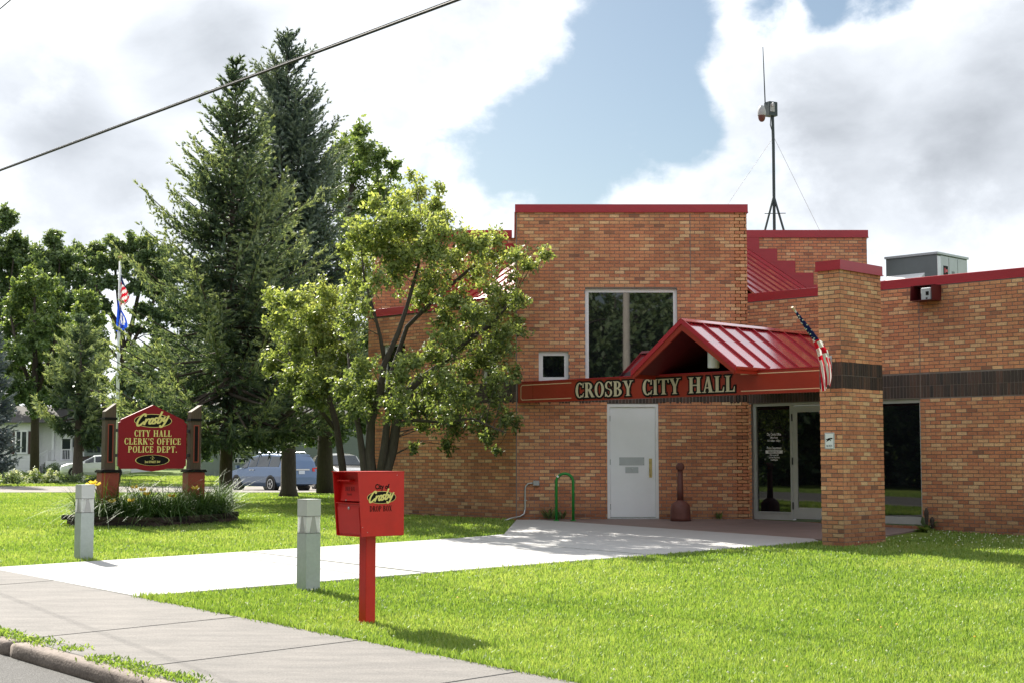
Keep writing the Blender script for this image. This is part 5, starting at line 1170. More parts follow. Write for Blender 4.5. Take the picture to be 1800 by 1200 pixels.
def car(label, cat, pos, fwd, paint, st_, glass, wheels, wr, tail=True, group=None, name='car', rails=False, front=False):
    """st_: stations front to back (x, z sill, z belt, z roof, half width at belt, half width at roof)."""
    f = Vector((*fwd, 0)).normalized(); l = Vector((-f.y, f.x, 0)); Rm = Matrix(((f.x, l.x, 0, pos[0]), (f.y, l.y, 0, pos[1]), (0, 0, 1, pos[2]), (0, 0, 0, 1)))
    t = thing(name, label, cat, pos, group)
    b = MB(Rm); rings = []
    for x, zs_, zb_, zr, w, wr_ in st_:
        h = zb_-zs_
        rings.append([(x, -w*.86, zs_), (x, -w*.97, zs_+h*.22), (x, -w, zs_+h*.55), (x, -w*.965, zb_), (x, -wr_, max(zr-.05, zb_+.01)), (x, -wr_*.86, zr), (x, 0, zr+.02), (x, wr_*.86, zr), (x, wr_, max(zr-.05, zb_+.01)), (x, w*.965, zb_), (x, w, zs_+h*.55), (x, w*.97, zs_+h*.22), (x, w*.86, zs_)])
    b.loft(rings, True, True); b.build('body', M[paint], t, smooth=False)
    def quad_on(i, j, side, f0=.06, f1=.94, g0=.10, g1=.92, nm='window', mt='car_glass'):
        A, Bq = st_[i], st_[j]
        P = [Vector((A[0], side*A[4]*.965, A[2])), Vector((Bq[0], side*Bq[4]*.965, Bq[2])), Vector((Bq[0], side*Bq[5], max(Bq[3]-.05, Bq[2]+.01))), Vector((A[0], side*A[5], max(A[3]-.05, A[2]+.01)))]
        L = lambda u, v: (P[0].lerp(P[1], u)).lerp(P[3].lerp(P[2], u), v)
        q = [L(f0, g0), L(f1, g0), L(f1, g1), L(f0, g1)]; m = MB(Rm); o = Vector((0, side*.012, .004))
        m.prism([tuple(p+o) for p in q], (0, -side*.02, 0)); m.build(nm, M[mt], t)
    for i, j, *k in glass:
        for sd in (1, -1): quad_on(i, j, sd, *k)
    def cross(i, j, z0, z1, nm, mt, ins=.86, d=.04):         # front or rear screen between two stations
        A, Bq = st_[i], st_[j]; sgn = 1 if A[0] > Bq[0] else -1
        p0 = Vector((A[0], 0, A[3] if z0 is None else z0)); p1 = Vector((Bq[0], 0, Bq[3]))
        wa, wb = A[5]*ins, Bq[5]*ins; n = Vector((p0.z-p1.z, 0, p1.x-p0.x)); n = -n if n.x*sgn < 0 else n; n.normalize()
        a, c = p0.lerp(p1, .08), p0.lerp(p1, .92); m = MB(Rm); o = n*d
        m.prism([tuple(Vector((a.x, -wa, a.z))+o), tuple(Vector((a.x, wa, a.z))+o), tuple(Vector((c.x, wb, c.z))+o), tuple(Vector((c.x, -wb, c.z))+o)], tuple(-n*.02)); m.build(nm, M[mt], t)
    for x in wheels:
        for sd in (1, -1):
            w = max(s[4] for s in st_); wheel(t, Rm, x, sd*(w-.098), wr, .22, sd)
    for x in wheels:                                              # dark wheel arches
        for sd in (1, -1):
            w = max(s[4] for s in st_); m = MB(Rm @ Matrix.Translation((x, sd*(w-.115), wr+.01)) @ Matrix.Rotation(rad(-90*sd), 4, 'X'))
            m.lathe([(wr*1.16, -.15), (wr*1.16, .117)], 26); m.build('wheel_arch', M['black_metal'], t)
    return t, Rm, cross
zc = float(gz(70.8))
van = [(2.52, .42, .62, .66, .62, .55), (2.42, .30, .78, .84, .84, .70), (2.05, .25, .92, .99, .95, .76), (1.45, .22, 1.02, 1.12, .98, .78), (.55, .22, 1.06, 1.62, .98, .74), (-.2, .22, 1.07, 1.72, .98, .74), (-1.25, .22, 1.07, 1.74, .98, .74), (-2.20, .24, 1.07, 1.70, .97, .72), (-2.42, .28, 1.06, 1.40, .95, .80), (-2.55, .34, .95, 1.05, .93, .84), (-2.58, .42, .60, .64, .88, .80)]
vt, VR, vx = car('blue minivan with roof rails parked behind the spruce trunks', 'minivan', (-11.35, 70.0, zc), (-.66, .75), 'car_blue', van, [(3, 4, .30, .95, .08, .93), (4, 5, .06, .97, .10, .9), (5, 6, .03, .97, .10, .9), (6, 7, .03, .88, .10, .88)], (1.52, -1.48), .345)
vx(3, 4, None, 1.6, 'windscreen', 'car_glass')
b = MB(VR); b.prism([(-2.255, -.70, 1.64), (-2.255, .70, 1.64), (-2.455, .80, 1.15), (-2.455, -.80, 1.15)], (.03, 0, 0)); b.build('rear_window', M['car_glass'], vt)
for sd in (1, -1):
    b = MB(VR); b.prism([(-2.53, sd*.94, .90), (-2.53, sd*.94, 1.10), (-2.565, sd*.60, 1.08), (-2.585, sd*.60, .92)], (.05, 0, 0)); b.build('tail_light', M['tail_red'], vt)
    b = MB(VR); b.tube([(.2, sd*.62, 1.73), (.1, sd*.62, 1.79), (-1.9, sd*.62, 1.79), (-2.0, sd*.62, 1.73)], .02, 6); b.build('roof_rail', M['steel'], vt)
    b = MB(VR); b.cbox((1.25, sd*1.08, 1.12), (.12, .16, .15)); b.build('mirror', M['car_blue'], vt)
    for x in (.22, -.02): b = MB(VR); b.cbox((x*1.0+.05, sd*.985, .98), (.16, .03, .035)); b.build('handle', M['rim'], vt)
    b = MB(VR); b.prism([(2.47, sd*.60, .66), (2.30, sd*.85, .72), (2.30, sd*.86, .86), (2.44, sd*.62, .82)], (-.03, 0, 0)); b.build('headlight', M['lens'], vt)
b = MB(VR); b.box((-2.605, -.16, .80), (-2.56, .16, .95)); b.build('number_plate', M['plate'], vt)
b = MB(VR); b.box((-2.60, -.42, .97), (-2.56, .42, 1.03)); b.build('chrome_strip', M['rim'], vt)
b = MB(VR); b.box((-2.66, -.86, .34), (-2.54, .86, .58)); b.build('bumper', M['car_blue'], vt)
zc = float(gz(72.5))
suv = [(2.45, .45, .70, .74, .80, .74), (2.36, .36, .90, .95, .90, .82), (1.85, .33, 1.02, 1.07, .95, .84), (1.05, .33, 1.08, 1.16, .96, .80), (.35, .33, 1.10, 1.68, .96, .70), (-.6, .33, 1.10, 1.76, .96, .71), (-1.7, .33, 1.10, 1.75, .96, .71), (-2.3, .36, 1.08, 1.65, .93, .70), (-2.42, .42, .7, .76, .9, .8)]
kt_, KR, kx = car('grey beige sport utility vehicle nose-on beside the blue minivan', 'car', (-8.35, 72.4, zc), (.40, -.917), 'car_grey', suv, [(3, 4, .35, .95, .08, .92), (4, 5, .06, .96, .08, .9), (5, 6, .03, .97, .08, .9)], (1.45, -1.4), .36)
kx(3, 4, None, 1.7, 'windscreen', 'car_glass')
for sd in (1, -1):
    b = MB(KR); b.prism([(2.44, sd*.50, .74), (2.37, sd*.84, .76), (2.37, sd*.84, .90), (2.40, sd*.52, .90)], (-.04, 0, 0)); b.build('headlight', M['lens'], kt_)
    b = MB(KR); b.cbox((.95, sd*1.08, 1.18), (.12, .18, .18)); b.build('mirror', M['black_metal'], kt_)
b = MB(KR); b.box((2.40, -.48, .72), (2.47, .48, .90)); b.build('grille', M['rim'], kt_)
b = MB(KR); b.box((2.38, -.86, .42), (2.54, .86, .62)); b.build('bumper', M['rim'], kt_)
zc = float(gz(104))
sed = [(2.35, .35, .60, .66, .62, .58), (2.25, .26, .74, .80, .84, .74), (1.8, .22, .90, .96, .90, .76), (.95, .2, .98, 1.06, .91, .74), (.1, .2, 1.0, 1.50, .91, .62), (-.9, .2, 1.0, 1.56, .91, .63), (-1.8, .22, 1.0, 1.5, .9, .62), (-2.2, .3, .98, 1.12, .88, .74), (-2.3, .4, .7, .76, .84, .76)]
st3, SR, sx3 = car('white hatchback car parked in front of the white house', 'car', (-28.6, 102, zc), (-.96, -.28), 'car_white', sed, [(3, 4, .3, .95, .08, .92), (4, 5, .06, .96, .08, .9), (5, 6, .04, .97, .08, .9)], (1.42, -1.35), .33)
sx3(3, 4, None, 1.5, 'windscreen', 'car_glass')
for sd in (1, -1):
    b = MB(SR); b.prism([(2.29, sd*.42, .62), (2.15, sd*.80, .66), (2.1, sd*.84, .80), (2.26, sd*.45, .76)], (-.05, 0, .0)); b.build('headlight', M['black_paint'], st3)
b = MB(SR); b.box((2.27, -.36, .42), (2.37, .36, .64)); b.build('grille', M['black_paint'], st3)
# ------------------------------------------------------------------ houses far behind
def house_white():
    Y = 121.0; z0 = float(gz(Y)); k = Y/2600.0; X = lambda px: (px-900)*k; Z = lambda py: at(900, py, Y).z
    t = thing('white_house', 'white house with a dark shutter, front steps and a picture window behind the trees', 'house', (X(90), Y, z0))
    def bx(nm, x0, x1, y0, y1, d0, d1, mt, par=None):
        b = MB(); b.box((X(x0), Y+d0, Z(y1)), (X(x1), Y+d1, Z(y0))); return b.build(nm, M[mt], par or t)
    zt = Z(742)
    b = MB(); b.box((X(-120), Y, z0-.3), (X(58), Y+8, zt)); b.build('wall', M['siding_white'], t)
    b = MB(); b.box((X(58), Y+1.2, z0-.3), (X(226), Y+8, zt)); b.build('wall', M['siding_white'], t)
    for i in range(14):
        z = Z(828)+i*.28
        if z < zt: b = MB(); b.box((X(-120), Y-.02, z), (X(58), Y-.001, z+.02)); b.build('siding_lap', M['siding_white'], t)
    b = MB(); y0, y1 = Y-.6, Y+8.6; b.prism([(X(-130), y0, zt), (X(-130), y1, zt), (X(-130), (y0+y1)/2, zt+1.5)], (X(232)-X(-130), 0, 0)); b.build('roof', M['shingle'], t)
    bx('shutter', 19.5, 28, 757, 797, -.06, -.005, 'shutter')
    f = bx('window', 28.5, 51, 755, 797, -.08, -.005, 'white_frame')
    bx('pane', 31.5, 38, 758, 794, -.10, -.082, 'car_glass', f); bx('pane', 41, 48.5, 758, 794, -.10, -.082, 'car_glass', f)
    bx('shutter', 52, 60, 757, 797, -.06, -.005, 'shutter')
    d = bx('door', 102, 121, 748, 808, 1.06, 1.19, 'white_frame')
    bx('screen', 104.5, 118.5, 770, 788, 1.03, 1.055, 'car_glass', d); bx('screen', 104.5, 118.5, 790, 806, 1.03, 1.055, 'car_glass', d)
    for i in range(5): bx('bar', 105+i*3, 105.7+i*3, 790, 806, 1.0, 1.03, 'white_frame', d)
    bx('sidelight', 123, 126, 768, 785, 1.1, 1.19, 'car_glass')
    bx('corner_post', 86, 90, 745, 808, .95, 1.19, 'white_frame'); bx('corner_post', 128, 132, 745, 808, .95, 1.19, 'white_frame')
    b = MB(); b.box((X(86), Y-.5, z0-.2), (X(140), Y+1.15, Z(809))); b.build('porch', M['siding_white'], t)
    for i in range(4): b = MB(); b.box((X(70)+i*.2, Y-.4, z0-.2), (X(86)-.01, Y+1, Z(809)-.14*(4-i)+.02)); b.build('step', M['concrete_old'], t)
    for yy in (-.4, .9):
        b = MB(); b.tube([(X(69), Y+yy, z0), (X(69), Y+yy, Z(801)), (X(88), Y+yy, Z(790)), (X(88), Y+yy, Z(809))], .03, 5)
        for i in range(7): x = X(70.5+i*2.5); b.tube([(x, Y+yy, z0), (x, Y+yy, Z(800.5-i*1.5))], .014, 4)
        b.build('railing', M['white_frame'], t)
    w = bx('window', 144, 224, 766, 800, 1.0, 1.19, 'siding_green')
    for x0, x1 in ((149, 159.5), (162, 172), (174.5, 179), (181, 187), (191, 199), (202, 212)): bx('pane', x0, x1, 770, 794, .96, .995, 'car_glass', w)
    bx('shutter', 139.5, 144, 764, 792, 1.1, 1.19, 'shutter')
    bx('brick_skirt', 132, 225.5, 801, 830, 1.1, 1.19, 'dark_brick')
house_white()
def house_green():
    Y = 108.0; z0 = float(gz(Y)); k = Y/2600.0; X = lambda px: (px-900)*k; Z = lambda py: at(900, py, Y).z
    t = thing('green_house', 'pale green clapboard house with low basement windows behind the minivan', 'house', (X(430), Y, z0))
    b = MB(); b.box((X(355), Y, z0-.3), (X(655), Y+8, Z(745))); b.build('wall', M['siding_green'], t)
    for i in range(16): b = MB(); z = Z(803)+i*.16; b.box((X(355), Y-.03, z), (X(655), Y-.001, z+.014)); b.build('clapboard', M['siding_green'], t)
    b = MB(); b.prism([(X(345), Y-.5, Z(745)), (X(345), Y+8.5, Z(745)), (X(345), Y+4, Z(745)+2.2)], (X(665)-X(345), 0, 0)); b.build('roof', M['shingle'], t)
    for x in (414, 421, 428, 520): 
        b = MB(); b.box((X(x), Y-.06, Z(813)), (X(x+6), Y-.002, Z(804.5))); f = b.build('window', M['white_frame'], t)
        b = MB(); b.box((X(x+.8), Y-.08, Z(812)), (X(x+5.2), Y-.061, Z(805.5))); b.build('pane', M['car_glass'], f)
house_green()
def bicycle():
    Y = 118.5; z = float(gz(Y)); X = lambda px: (px-900)*Y/2600.0; x0 = X(5.5); x1 = X(22.5)+.02; r = .33
    t = thing('bicycle', 'dark bicycle leaning at the white house wall', 'bicycle', ((x0+x1)/2, Y, z))
    for x in (x0, x1):
        b = MB(); b.tube([(x+r*math.cos(a), Y, z+r+r*math.sin(a)) for a in np.linspace(0, 2*math.pi, 21)], .03, 5); b.build('wheel', M['tyre'], t)
    b = MB(); h = z+r
    for p, q in (((x0, h), (x0+.28, h+.42)), ((x0+.28, h+.42), (x1-.22, h+.40)), ((x0+.28, h+.42), (x0+.40, h-.02)), ((x0+.4, h-.02), (x1-.20, h+.38)), ((x1-.22, h+.50), (x1, h)), ((x0, h), (x0+.4, h-.02))): b.tube([(p[0], Y, p[1]), (q[0], Y, q[1])], .024, 5)
    b.build('frame', M['dark_metal'], t)
    b = MB(); b.tube([(x1-.22, Y, h+.5), (x1-.24, Y, h+.62), (x1-.08, Y-.2, h+.70)], .02, 5); b.build('handlebar', M['dark_metal'], t)
    b = MB(); b.cbox((x0+.24, Y, h+.56), (.26, .12, .07)); b.build('saddle', M['black_paint'], t)
bicycle()
# white pole with a board, seen right of the sign
Yp = 66.0; zp = float(gz(Yp)); xp = at(352, 800, Yp).x
t = thing('white_pole', 'thin white pole with a small white board behind the right sign post', 'pole', (xp, Yp, zp))
b = MB(); b.tube([(xp, Yp, zp), (xp, Yp, at(352, 735, Yp).z)], .035, 7); b.build('pole', M['white_paint'], t)
b = MB(); p = at(354, 742, Yp); q = at(369, 725, Yp); b.box((p.x, Yp-.03, p.z), (q.x, Yp+.03, q.z)); b.build('board', M['white_paint'], t)
# flagpole with two flags
def flagpole():
    Y = 56.0; p = at(211, 470, Y); zt = at(211, 459, Y).z; z0 = float(gz(Y))
    t = thing('flagpole', 'tall white flagpole with a gold ball behind the spruce boughs', 'flagpole', (p.x, Y, z0))
    b = MB(); b.tube([(p.x+.02, Y, z0), (p.x, Y, zt)], [.075, .045], 10); b.build('pole', M['white_paint'], t, smooth=True)
    b = MB(); b.lathe([(.0, -.08), (.06, -.05), (.085, 0), (.06, .05), (0, .08)], 12, (p.x, Y, at(211, 452, Y).z), cap=False); b.build('ball', M['brass'], t, smooth=True)
    def limp(nm, label, y0, y1, wt, wb, x_off, cols, colfn, mats, seed, skew):
        zt, zb = at(211, y0, Y).z, at(211, y1, Y).z; rows = 22; V = []; mi = []
        for i in range(rows+1):
            f = i/rows; w = (wt+(wb-wt)*math.sin(f*math.pi*.62))*(1 if f < .8 else 1-.55*(f-.8)/.2)
            for j in range(cols+1):
                g = j/cols; V.append((p.x+x_off+skew*f+w*g, Y-.06+.09*math.sin(g*9+f*2+seed)*min(1, .3+f), zt+(zb-zt)*f-.42*g*(1-f)*wb/.5))
        F = [(i*(cols+1)+j, i*(cols+1)+j+1, (i+1)*(cols+1)+j+1, (i+1)*(cols+1)+j) for i in range(rows) for j in range(cols)]
        for i in range(rows):
            for j in range(cols): mi.append(colfn(i/rows, j/cols))
        fo = thing(nm, label, 'flag', (p.x, Y, zb)); add('cloth', V, F, None, fl_root(fo), smooth=True, mats=mats, mi=mi); return fo
    fl_root = lambda o: o
    limp('national_flag', 'red, white and blue striped flag hanging limp at the top of the flagpole', 482, 538, .10, .36, .05, 14, lambda f, g: 2 if f < .2+.14*g else int((f*7+g*2.5)*1.25) % 2, [M['flag_red'], M['flag_white'], M['flag_navy']], 1, .0)
    limp('state_flag', 'plain blue flag with a white seal hanging limp below the striped flag', 524, 583, .06, .40, -.04, 14, lambda f, g: 1 if ((f-.55)/.22)**2+((g-.55)/.28)**2 < 1 and not ((f-.53)/.10)**2+((g-.5)/.14)**2 < 1 else 0, [M['flag_blue'], M['flag_white']], 3, -.03)
flagpole()
# ------------------------------------------------------------------ trees
def needles_mesh(P, D, L, n, spread, wid, r):
    """n thin needle sprays round each twig point P along D."""
    N_ = len(P); P = np.repeat(P, n, 0); D = np.repeat(D, n, 0); L = np.repeat(L, n)
    R = r.normal(size=P.shape); R -= D*(R*D).sum(1, keepdims=True); R /= np.linalg.norm(R, axis=1, keepdims=True)+1e-9
    d = D*(1-spread)+R*spread; d /= np.linalg.norm(d, axis=1, keepdims=True)
    s = np.cross(d, r.normal(size=P.shape)); s /= np.linalg.norm(s, axis=1, keepdims=True)+1e-9
    L = L*r.uniform(.7, 1.25, len(L)); w = wid*r.uniform(.7, 1.3, len(L))
    V = np.stack([P-s*w[:, None]*.5, P+s*w[:, None]*.5, P+d*L[:, None]], 1).reshape(-1, 3)
    return V, np.arange(len(V)).reshape(-1, 3)
def spruce(label, base, H, R, mat='spruce', seed=0, bare=.10, step=.30, per=6, dens=1.0, trunk=.19, taper=.8, droop=1.0, lean=(0, 0), nlen=.13, nn=5, trunkmat='bark', name='spruce_tree', jag=.25, wid=.036, group=None, spread=.30, az_skirt=0.0):
    r = np.random.default_rng(seed); t = thing(name, label, 'tree', base, group)
    bx_, by_, bz_ = base
    b = MB(); b.tube([(bx_, by_, bz_-.2), (bx_, by_, bz_+.25), (bx_+lean[0]*.4, by_+lean[1]*.4, bz_+H*.4), (bx_+lean[0], by_+lean[1], bz_+H*.985)], [trunk*1.75, trunk*1.12, trunk*.66, .015], 10); b.build('trunk', M[trunkmat], t, smooth=True)
    Ps, Ds, Ls = [], [], []; bb = MB(); z = bare*H
    while z < H*.985:
        f = (z-bare*H)/(H*(1-bare)); Lb = R*(1-f)**taper+.12
        if f < .06: Lb *= .55+f*7
        for k in range(per if f < .85 else 4):
            if r.random() > .95*dens: continue
            az = r.uniform(0, 2*np.pi); L = Lb*np.clip(r.normal(.92, jag), .35, 1.45); el = -.30*droop+f*1.05+r.normal(0, .10)
            L *= 1+.20*max(0, 1-f/.3)*(az_skirt); h = np.array((math.cos(az), math.sin(az), 0)); zz = z+r.uniform(-.5, .5)*step; o = np.array((bx_+lean[0]*zz/H, by_+lean[1]*zz/H, bz_+zz))
            n = max(3, int(L/.16)); ts_ = np.linspace(0, 1, n+1)
            pts = o+np.outer(ts_*L, h)*math.cos(el)+np.outer(np.sin(el)*ts_*L+(.34*L*ts_**2.2-.16*L*np.sin(ts_*np.pi))*droop*(1-f*.6), (0, 0, 1))
            pts += r.normal(0, .018*L**.5, pts.shape)*ts_[:, None]
            if L > .5: bb.tube([tuple(pts[0]), tuple(pts[n//2]), tuple(pts[-1])], [.012+.012*L, .008+.006*L, .004], 4, False)
            tan = np.gradient(pts, axis=0); tan /= np.linalg.norm(tan, axis=1, keepdims=True)
            side = np.cross(tan, (0, 0, 1.)); side /= np.linalg.norm(side, axis=1, keepdims=True)+1e-9
            for i in range(1, n+1):
                fi = i/n
                if fi < .22 and L > .8 and r.random() < .8: continue
                if fi > .25:
                    for q_ in (0, .33, .66): Ps.append(pts[i-1]+(pts[i]-pts[i-1])*q_); Ds.append(tan[i]); Ls.append(nlen)
                for sd in (-1, 1):
                    if r.random() > dens: continue
                    tl = (.16+.40*(1-fi)*min(L, 2)*.5+.08*r.random())*min(1, .22+L*.45); d = tan[i]*.62+side[i]*sd*.72+np.array((0, 0, -.22*droop*(1-f)+.05))+r.normal(0, .14, 3); d /= np.linalg.norm(d)
                    m = max(2, int(tl/.085))
                    for j in range(1, m+1):
                        q = pts[i]+d*tl*j/m+np.array((0, 0, -.10*droop*(1-f)*(tl*j/m)**1.3)); Ps.append(q); Ds.append(d); Ls.append(nlen)
                if L > 1.2 and f < .6 and r.random() < .5*droop:      # hanging twigs
                    m = 3
                    for j in range(1, m+1): Ps.append(pts[i]+np.array((r.normal(0, .03), r.normal(0, .03), -.085*j))); Ds.append(np.array((0, 0, -1.))); Ls.append(nlen)
        z += step*(1-.45*f)
    for q in np.arange(H*.93, H*1.0, .05): Ps.append(np.array((bx_+lean[0]*q/H, by_+lean[1]*q/H, bz_+q))); Ds.append(np.array((0, 0, 1.))); Ls.append(nlen)
    P, D, L = np.array(Ps), np.array(Ds), np.array(Ls)
    V, F = needles_mesh(P, D, L, nn, spread, wid, r)
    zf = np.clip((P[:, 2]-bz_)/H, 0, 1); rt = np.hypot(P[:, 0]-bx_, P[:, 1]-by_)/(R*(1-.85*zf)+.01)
    tone = np.repeat(np.clip(.10+.50*np.clip(rt, 0, 1.3)**1.5+.18*r.normal(size=len(P)), 0, 1), nn)  # lit tips and shaded inside put into the needle colour
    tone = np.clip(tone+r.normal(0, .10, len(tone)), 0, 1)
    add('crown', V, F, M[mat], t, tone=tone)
    bb.build('branches', M[trunkmat], t)
    return t
def leaves_mesh(C, size, r, up=.35):
    n = len(C); a = r.normal(size=(n, 3)); a[:, 2] -= .35; a /= np.linalg.norm(a, axis=1, keepdims=True)
    nr = r.normal(size=(n, 3)); nr[:, 2] = np.abs(nr[:, 2])+up; s = np.cross(a, nr); s /= np.linalg.norm(s, axis=1, keepdims=True)+1e-9
    L = (size*r.uniform(.65, 1.3, n))[:, None]; w = L*.30; nn_ = np.cross(s, a)
    V = np.stack([C, C+a*L*.5+s*w-nn_*L*.05, C+a*L, C+a*L*.5-s*w-nn_*L*.05], 1).reshape(-1, 3)
    return V, np.arange(len(V)).reshape(-1, 4)
def leafy(label, base, clumps, stems, mat='leaf_light', leaf=.085, per=420, seed=0, trunkmat='bark_grey', name='deciduous_tree', keep=None, twigs=4, hollow=.12, up=.35, br=.03, group=None, sub=14):
    """clumps: (x, y, z, rx, rz); stems: list of (points, radii). Each clump hangs on a bough from the nearest stem point."""
    r = np.random.default_rng(seed); t = thing(name, label, 'tree', base, group)
    b = MB(); nodes = []
    for pts, rr in stems:
        b.tube(pts, rr, 9); 
        P = [Vector(p) for p in pts]
        for i in range(len(P)-1):
            for q in np.linspace(0, 1, 6): nodes.append((P[i].lerp(P[i+1], q), rr[i]*(1-q)+rr[i+1]*q))
    b.build('trunk', M[trunkmat], t, smooth=True)
    bb = MB(); C = []; T = []
    zs = [c[2] for c in clumps]; z0, z1 = min(zs), max(zs)
    for (x, y, z, rx, rz) in clumps:
        c = Vector((x, y, z))
        best = min(nodes, key=lambda n: (n[0]-c).length + (2.2*max(0, n[0].z-c.z+.2)) + .15*abs(n[0].z-z0))
        o = best[0]; mid = o.lerp(c, .55)+Vector(r.normal(0, .12, 3))*(c-o).length*.4+Vector((0, 0, .10*(c-o).length)); rb = min(best[1]*.6, br*(.5+.35*(c-o).length))
        bb.tube([o, mid, c], [rb, rb*.6, rb*.3], 5, False)
        subs = []; ctr = np.array(base); outw = np.array((x-ctr[0], y-ctr[1], 0)); outw /= np.linalg.norm(outw)+1e-6
        for k in range(sub):
            d = r.normal(size=3)+outw*.35+np.array((0, 0, .25)); d /= np.linalg.norm(d); e = np.array((x, y, z))+d*np.array((rx, rx, rz))*r.uniform(.55, 1.3); subs.append(e)
            if k < 6: bb.tube([tuple(c.lerp(mid, .25)), tuple((np.array(c)+e)/2+r.normal(0, .05, 3)), tuple(e)], [rb*.35, rb*.2, .004], 4, False)
        n = int(per*(rx/.4)**1.6*r.uniform(.8, 1.2)); pick = r.integers(0, len(subs), n); sb = np.array(subs)[pick]; f = r.uniform(hollow, 1.0, n)[:, None]**.8
        cc = np.array((x, y, z)); d = r.normal(size=(n, 3)); p = cc+(sb-cc)*f+d*.145*np.array((rx, rx, rz*.8))*(1.25-.5*f)
        hgt = (p[:, 2]-z0)/(z1-z0+.5); tone = np.clip(.18+.45*hgt+.12*d[:, 2]+r.normal(0, .17, n), 0, 1); C.append(p); T.append(tone)  # leaf colour lightens upwards, imitating light on the crown's top
    C = np.concatenate(C); T = np.concatenate(T)
    if keep is not None: k = keep(C); C, T = C[k], T[k]
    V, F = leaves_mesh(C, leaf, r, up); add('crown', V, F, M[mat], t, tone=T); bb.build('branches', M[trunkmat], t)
    return t
def cl(px, py, rp, Y, dz=None, sq=1.0, seed=[0]):          # crown clump given by where it stands in the scene at depth Y
    seed[0] += 1; j = (math.sin(seed[0]*12.9898)*43758.5453) % 1
    k = Y/2600.0; Yj = Y+(j-.5)*(dz if dz is not None else rp*k*3); p = at(px, py, Yj); return (p.x, Yj, p.z, rp*Yj/2600.0, rp*Yj/2600.0*sq)
def tree_front():
    Y = 29.2; A = lambda px, py, y=Y: tuple(at(px, py, y))
    base = (at(655, 905, Y).x, Y, -.03)
    stems = [([A(652, 915), A(655, 860), A(650, 800), A(652, 740), A(668, 690, 29.0), A(675, 640, 28.9), A(700, 585, 28.8), A(715, 540, 28.8), A(735, 470, 28.7), A(745, 400, 28.6)], [.15, .12, .10, .085, .075, .06, .05, .04, .03, .012]),
             ([A(658, 915), A(672, 850), A(690, 790), A(697, 740), A(712, 690), A(740, 665), A(775, 640), A(820, 600), A(870, 565), A(905, 520)], [.14, .115, .10, .095, .085, .07, .06, .05, .035, .015]),
             ([A(650, 915), A(640, 820), A(632, 760), A(618, 690, 29.2), A(612, 620, 29.2)], [.11, .08, .06, .045, .02]),
             ([A(660, 880), A(675, 790, 29.1), A(683, 720, 29.2), A(690, 650, 29.3), A(715, 575, 29.4), A(770, 520, 29.4), A(830, 470, 29.2), A(880, 440, 29.0)], [.09, .08, .065, .055, .045, .04, .03, .012]),
             ([A(697, 745), A(730, 738, 28.7), A(780, 742, 28.4), A(830, 735, 28.2), A(890, 760, 28.0)], [.05, .035, .028, .02, .01]),
             ([A(677, 640, 28.9), A(668, 590, 28.9), A(655, 540, 28.8), A(640, 490, 28.7), A(635, 440, 28.7)], [.045, .035, .028, .02, .01])]
    cs = [(735, 335, 26), (700, 365, 33), (745, 375, 42), (660, 405, 40), (628, 425, 30), (700, 425, 50), (765, 425, 48), (820, 425, 38), (868, 425, 26), (880, 470, 36), (935, 452, 24), (957, 450, 17), (835, 490, 46), (885, 530, 34), (760, 490, 40), (640, 475, 34), (690, 480, 34), (622, 520, 26), (612, 570, 26), (848, 560, 44), (905, 575, 24), (800, 590, 40), (868, 620, 36), (905, 655, 16), (755, 625, 30), (775, 560, 26),
          (700, 670, 40), (640, 650, 32), (612, 690, 34), (750, 690, 42), (815, 660, 30), (815, 705, 40), (865, 700, 30), (690, 720, 34), (650, 700, 30), (795, 748, 30), (845, 742, 28), (890, 735, 22), (742, 752, 22), (725, 785, 14), (785, 782, 15), (855, 770, 18), (870, 790, 10), (905, 745, 14),
          (600, 620, 34), (560, 560, 40), (530, 610, 36), (575, 520, 30), (525, 530, 34), (495, 570, 32), (485, 520, 22), (560, 650, 36), (520, 670, 34), (590, 730, 26), (480, 630, 26), (555, 700, 28), (905, 490, 22), (840, 430, 24), (660, 360, 18), (770, 330, 12), (720, 310, 12),
          (715, 455, 30), (745, 440, 30), (790, 455, 34), (855, 450, 28), (690, 445, 30), (735, 520, 34), (800, 530, 36), (860, 505, 32), (905, 530, 26), (880, 590, 34), (830, 560, 34), (780, 600, 30), (840, 640, 34), (785, 660, 32), (720, 640, 26), (665, 500, 26), (610, 440, 20), (640, 410, 22), (725, 395, 30), (770, 395, 26), (695, 395, 26), (760, 360, 22), (925, 470, 20), (900, 450, 22), (640, 545, 18), (735, 715, 34), (780, 725, 32), (660, 690, 34), (630, 720, 28), (580, 600, 36), (540, 545, 34), (600, 545, 28), (555, 615, 34), (505, 620, 32), (580, 670, 34), (540, 690, 28), (875, 665, 26)]
    clumps = [cl(px, py, rp*1.1, 28.9, 2.2) for px, py, rp in cs if px > 607]
    left = [cl(px, py, rp*1.1, 32.5, 2.8) for px, py, rp in cs if px <= 607]
    keep = lambda C: (C[:, 0]+C[:, 1] < 29.62) | ((C[:, 0] > .05) & (C[:, 1] < 29.5)) 
    B = lambda px, py, y=32.5: tuple(at(px, py, y))
    leafy('smaller bushy light green tree between the dark spruce and the multi-stemmed tree', (at(606, 898, 32.5).x, 32.5, 0), left, [([B(606, 905), B(602, 820), B(590, 740), B(560, 640), B(545, 560)], [.10, .085, .07, .045, .015]), ([B(594, 760), B(540, 690), B(500, 600)], [.05, .04, .015])], 'leaf_light', .092, 640, 15, 'bark_grey', keep=lambda C: C[:, 0]+C[:, 1] < 29.62, br=.016, sub=16)
    leafy('light green multi-stemmed tree spreading in front of the left brick wing', base, clumps, stems, 'leaf_light', .085, 620, 5, 'bark_grey', keep=keep, br=.014, sub=16)
tree_front()
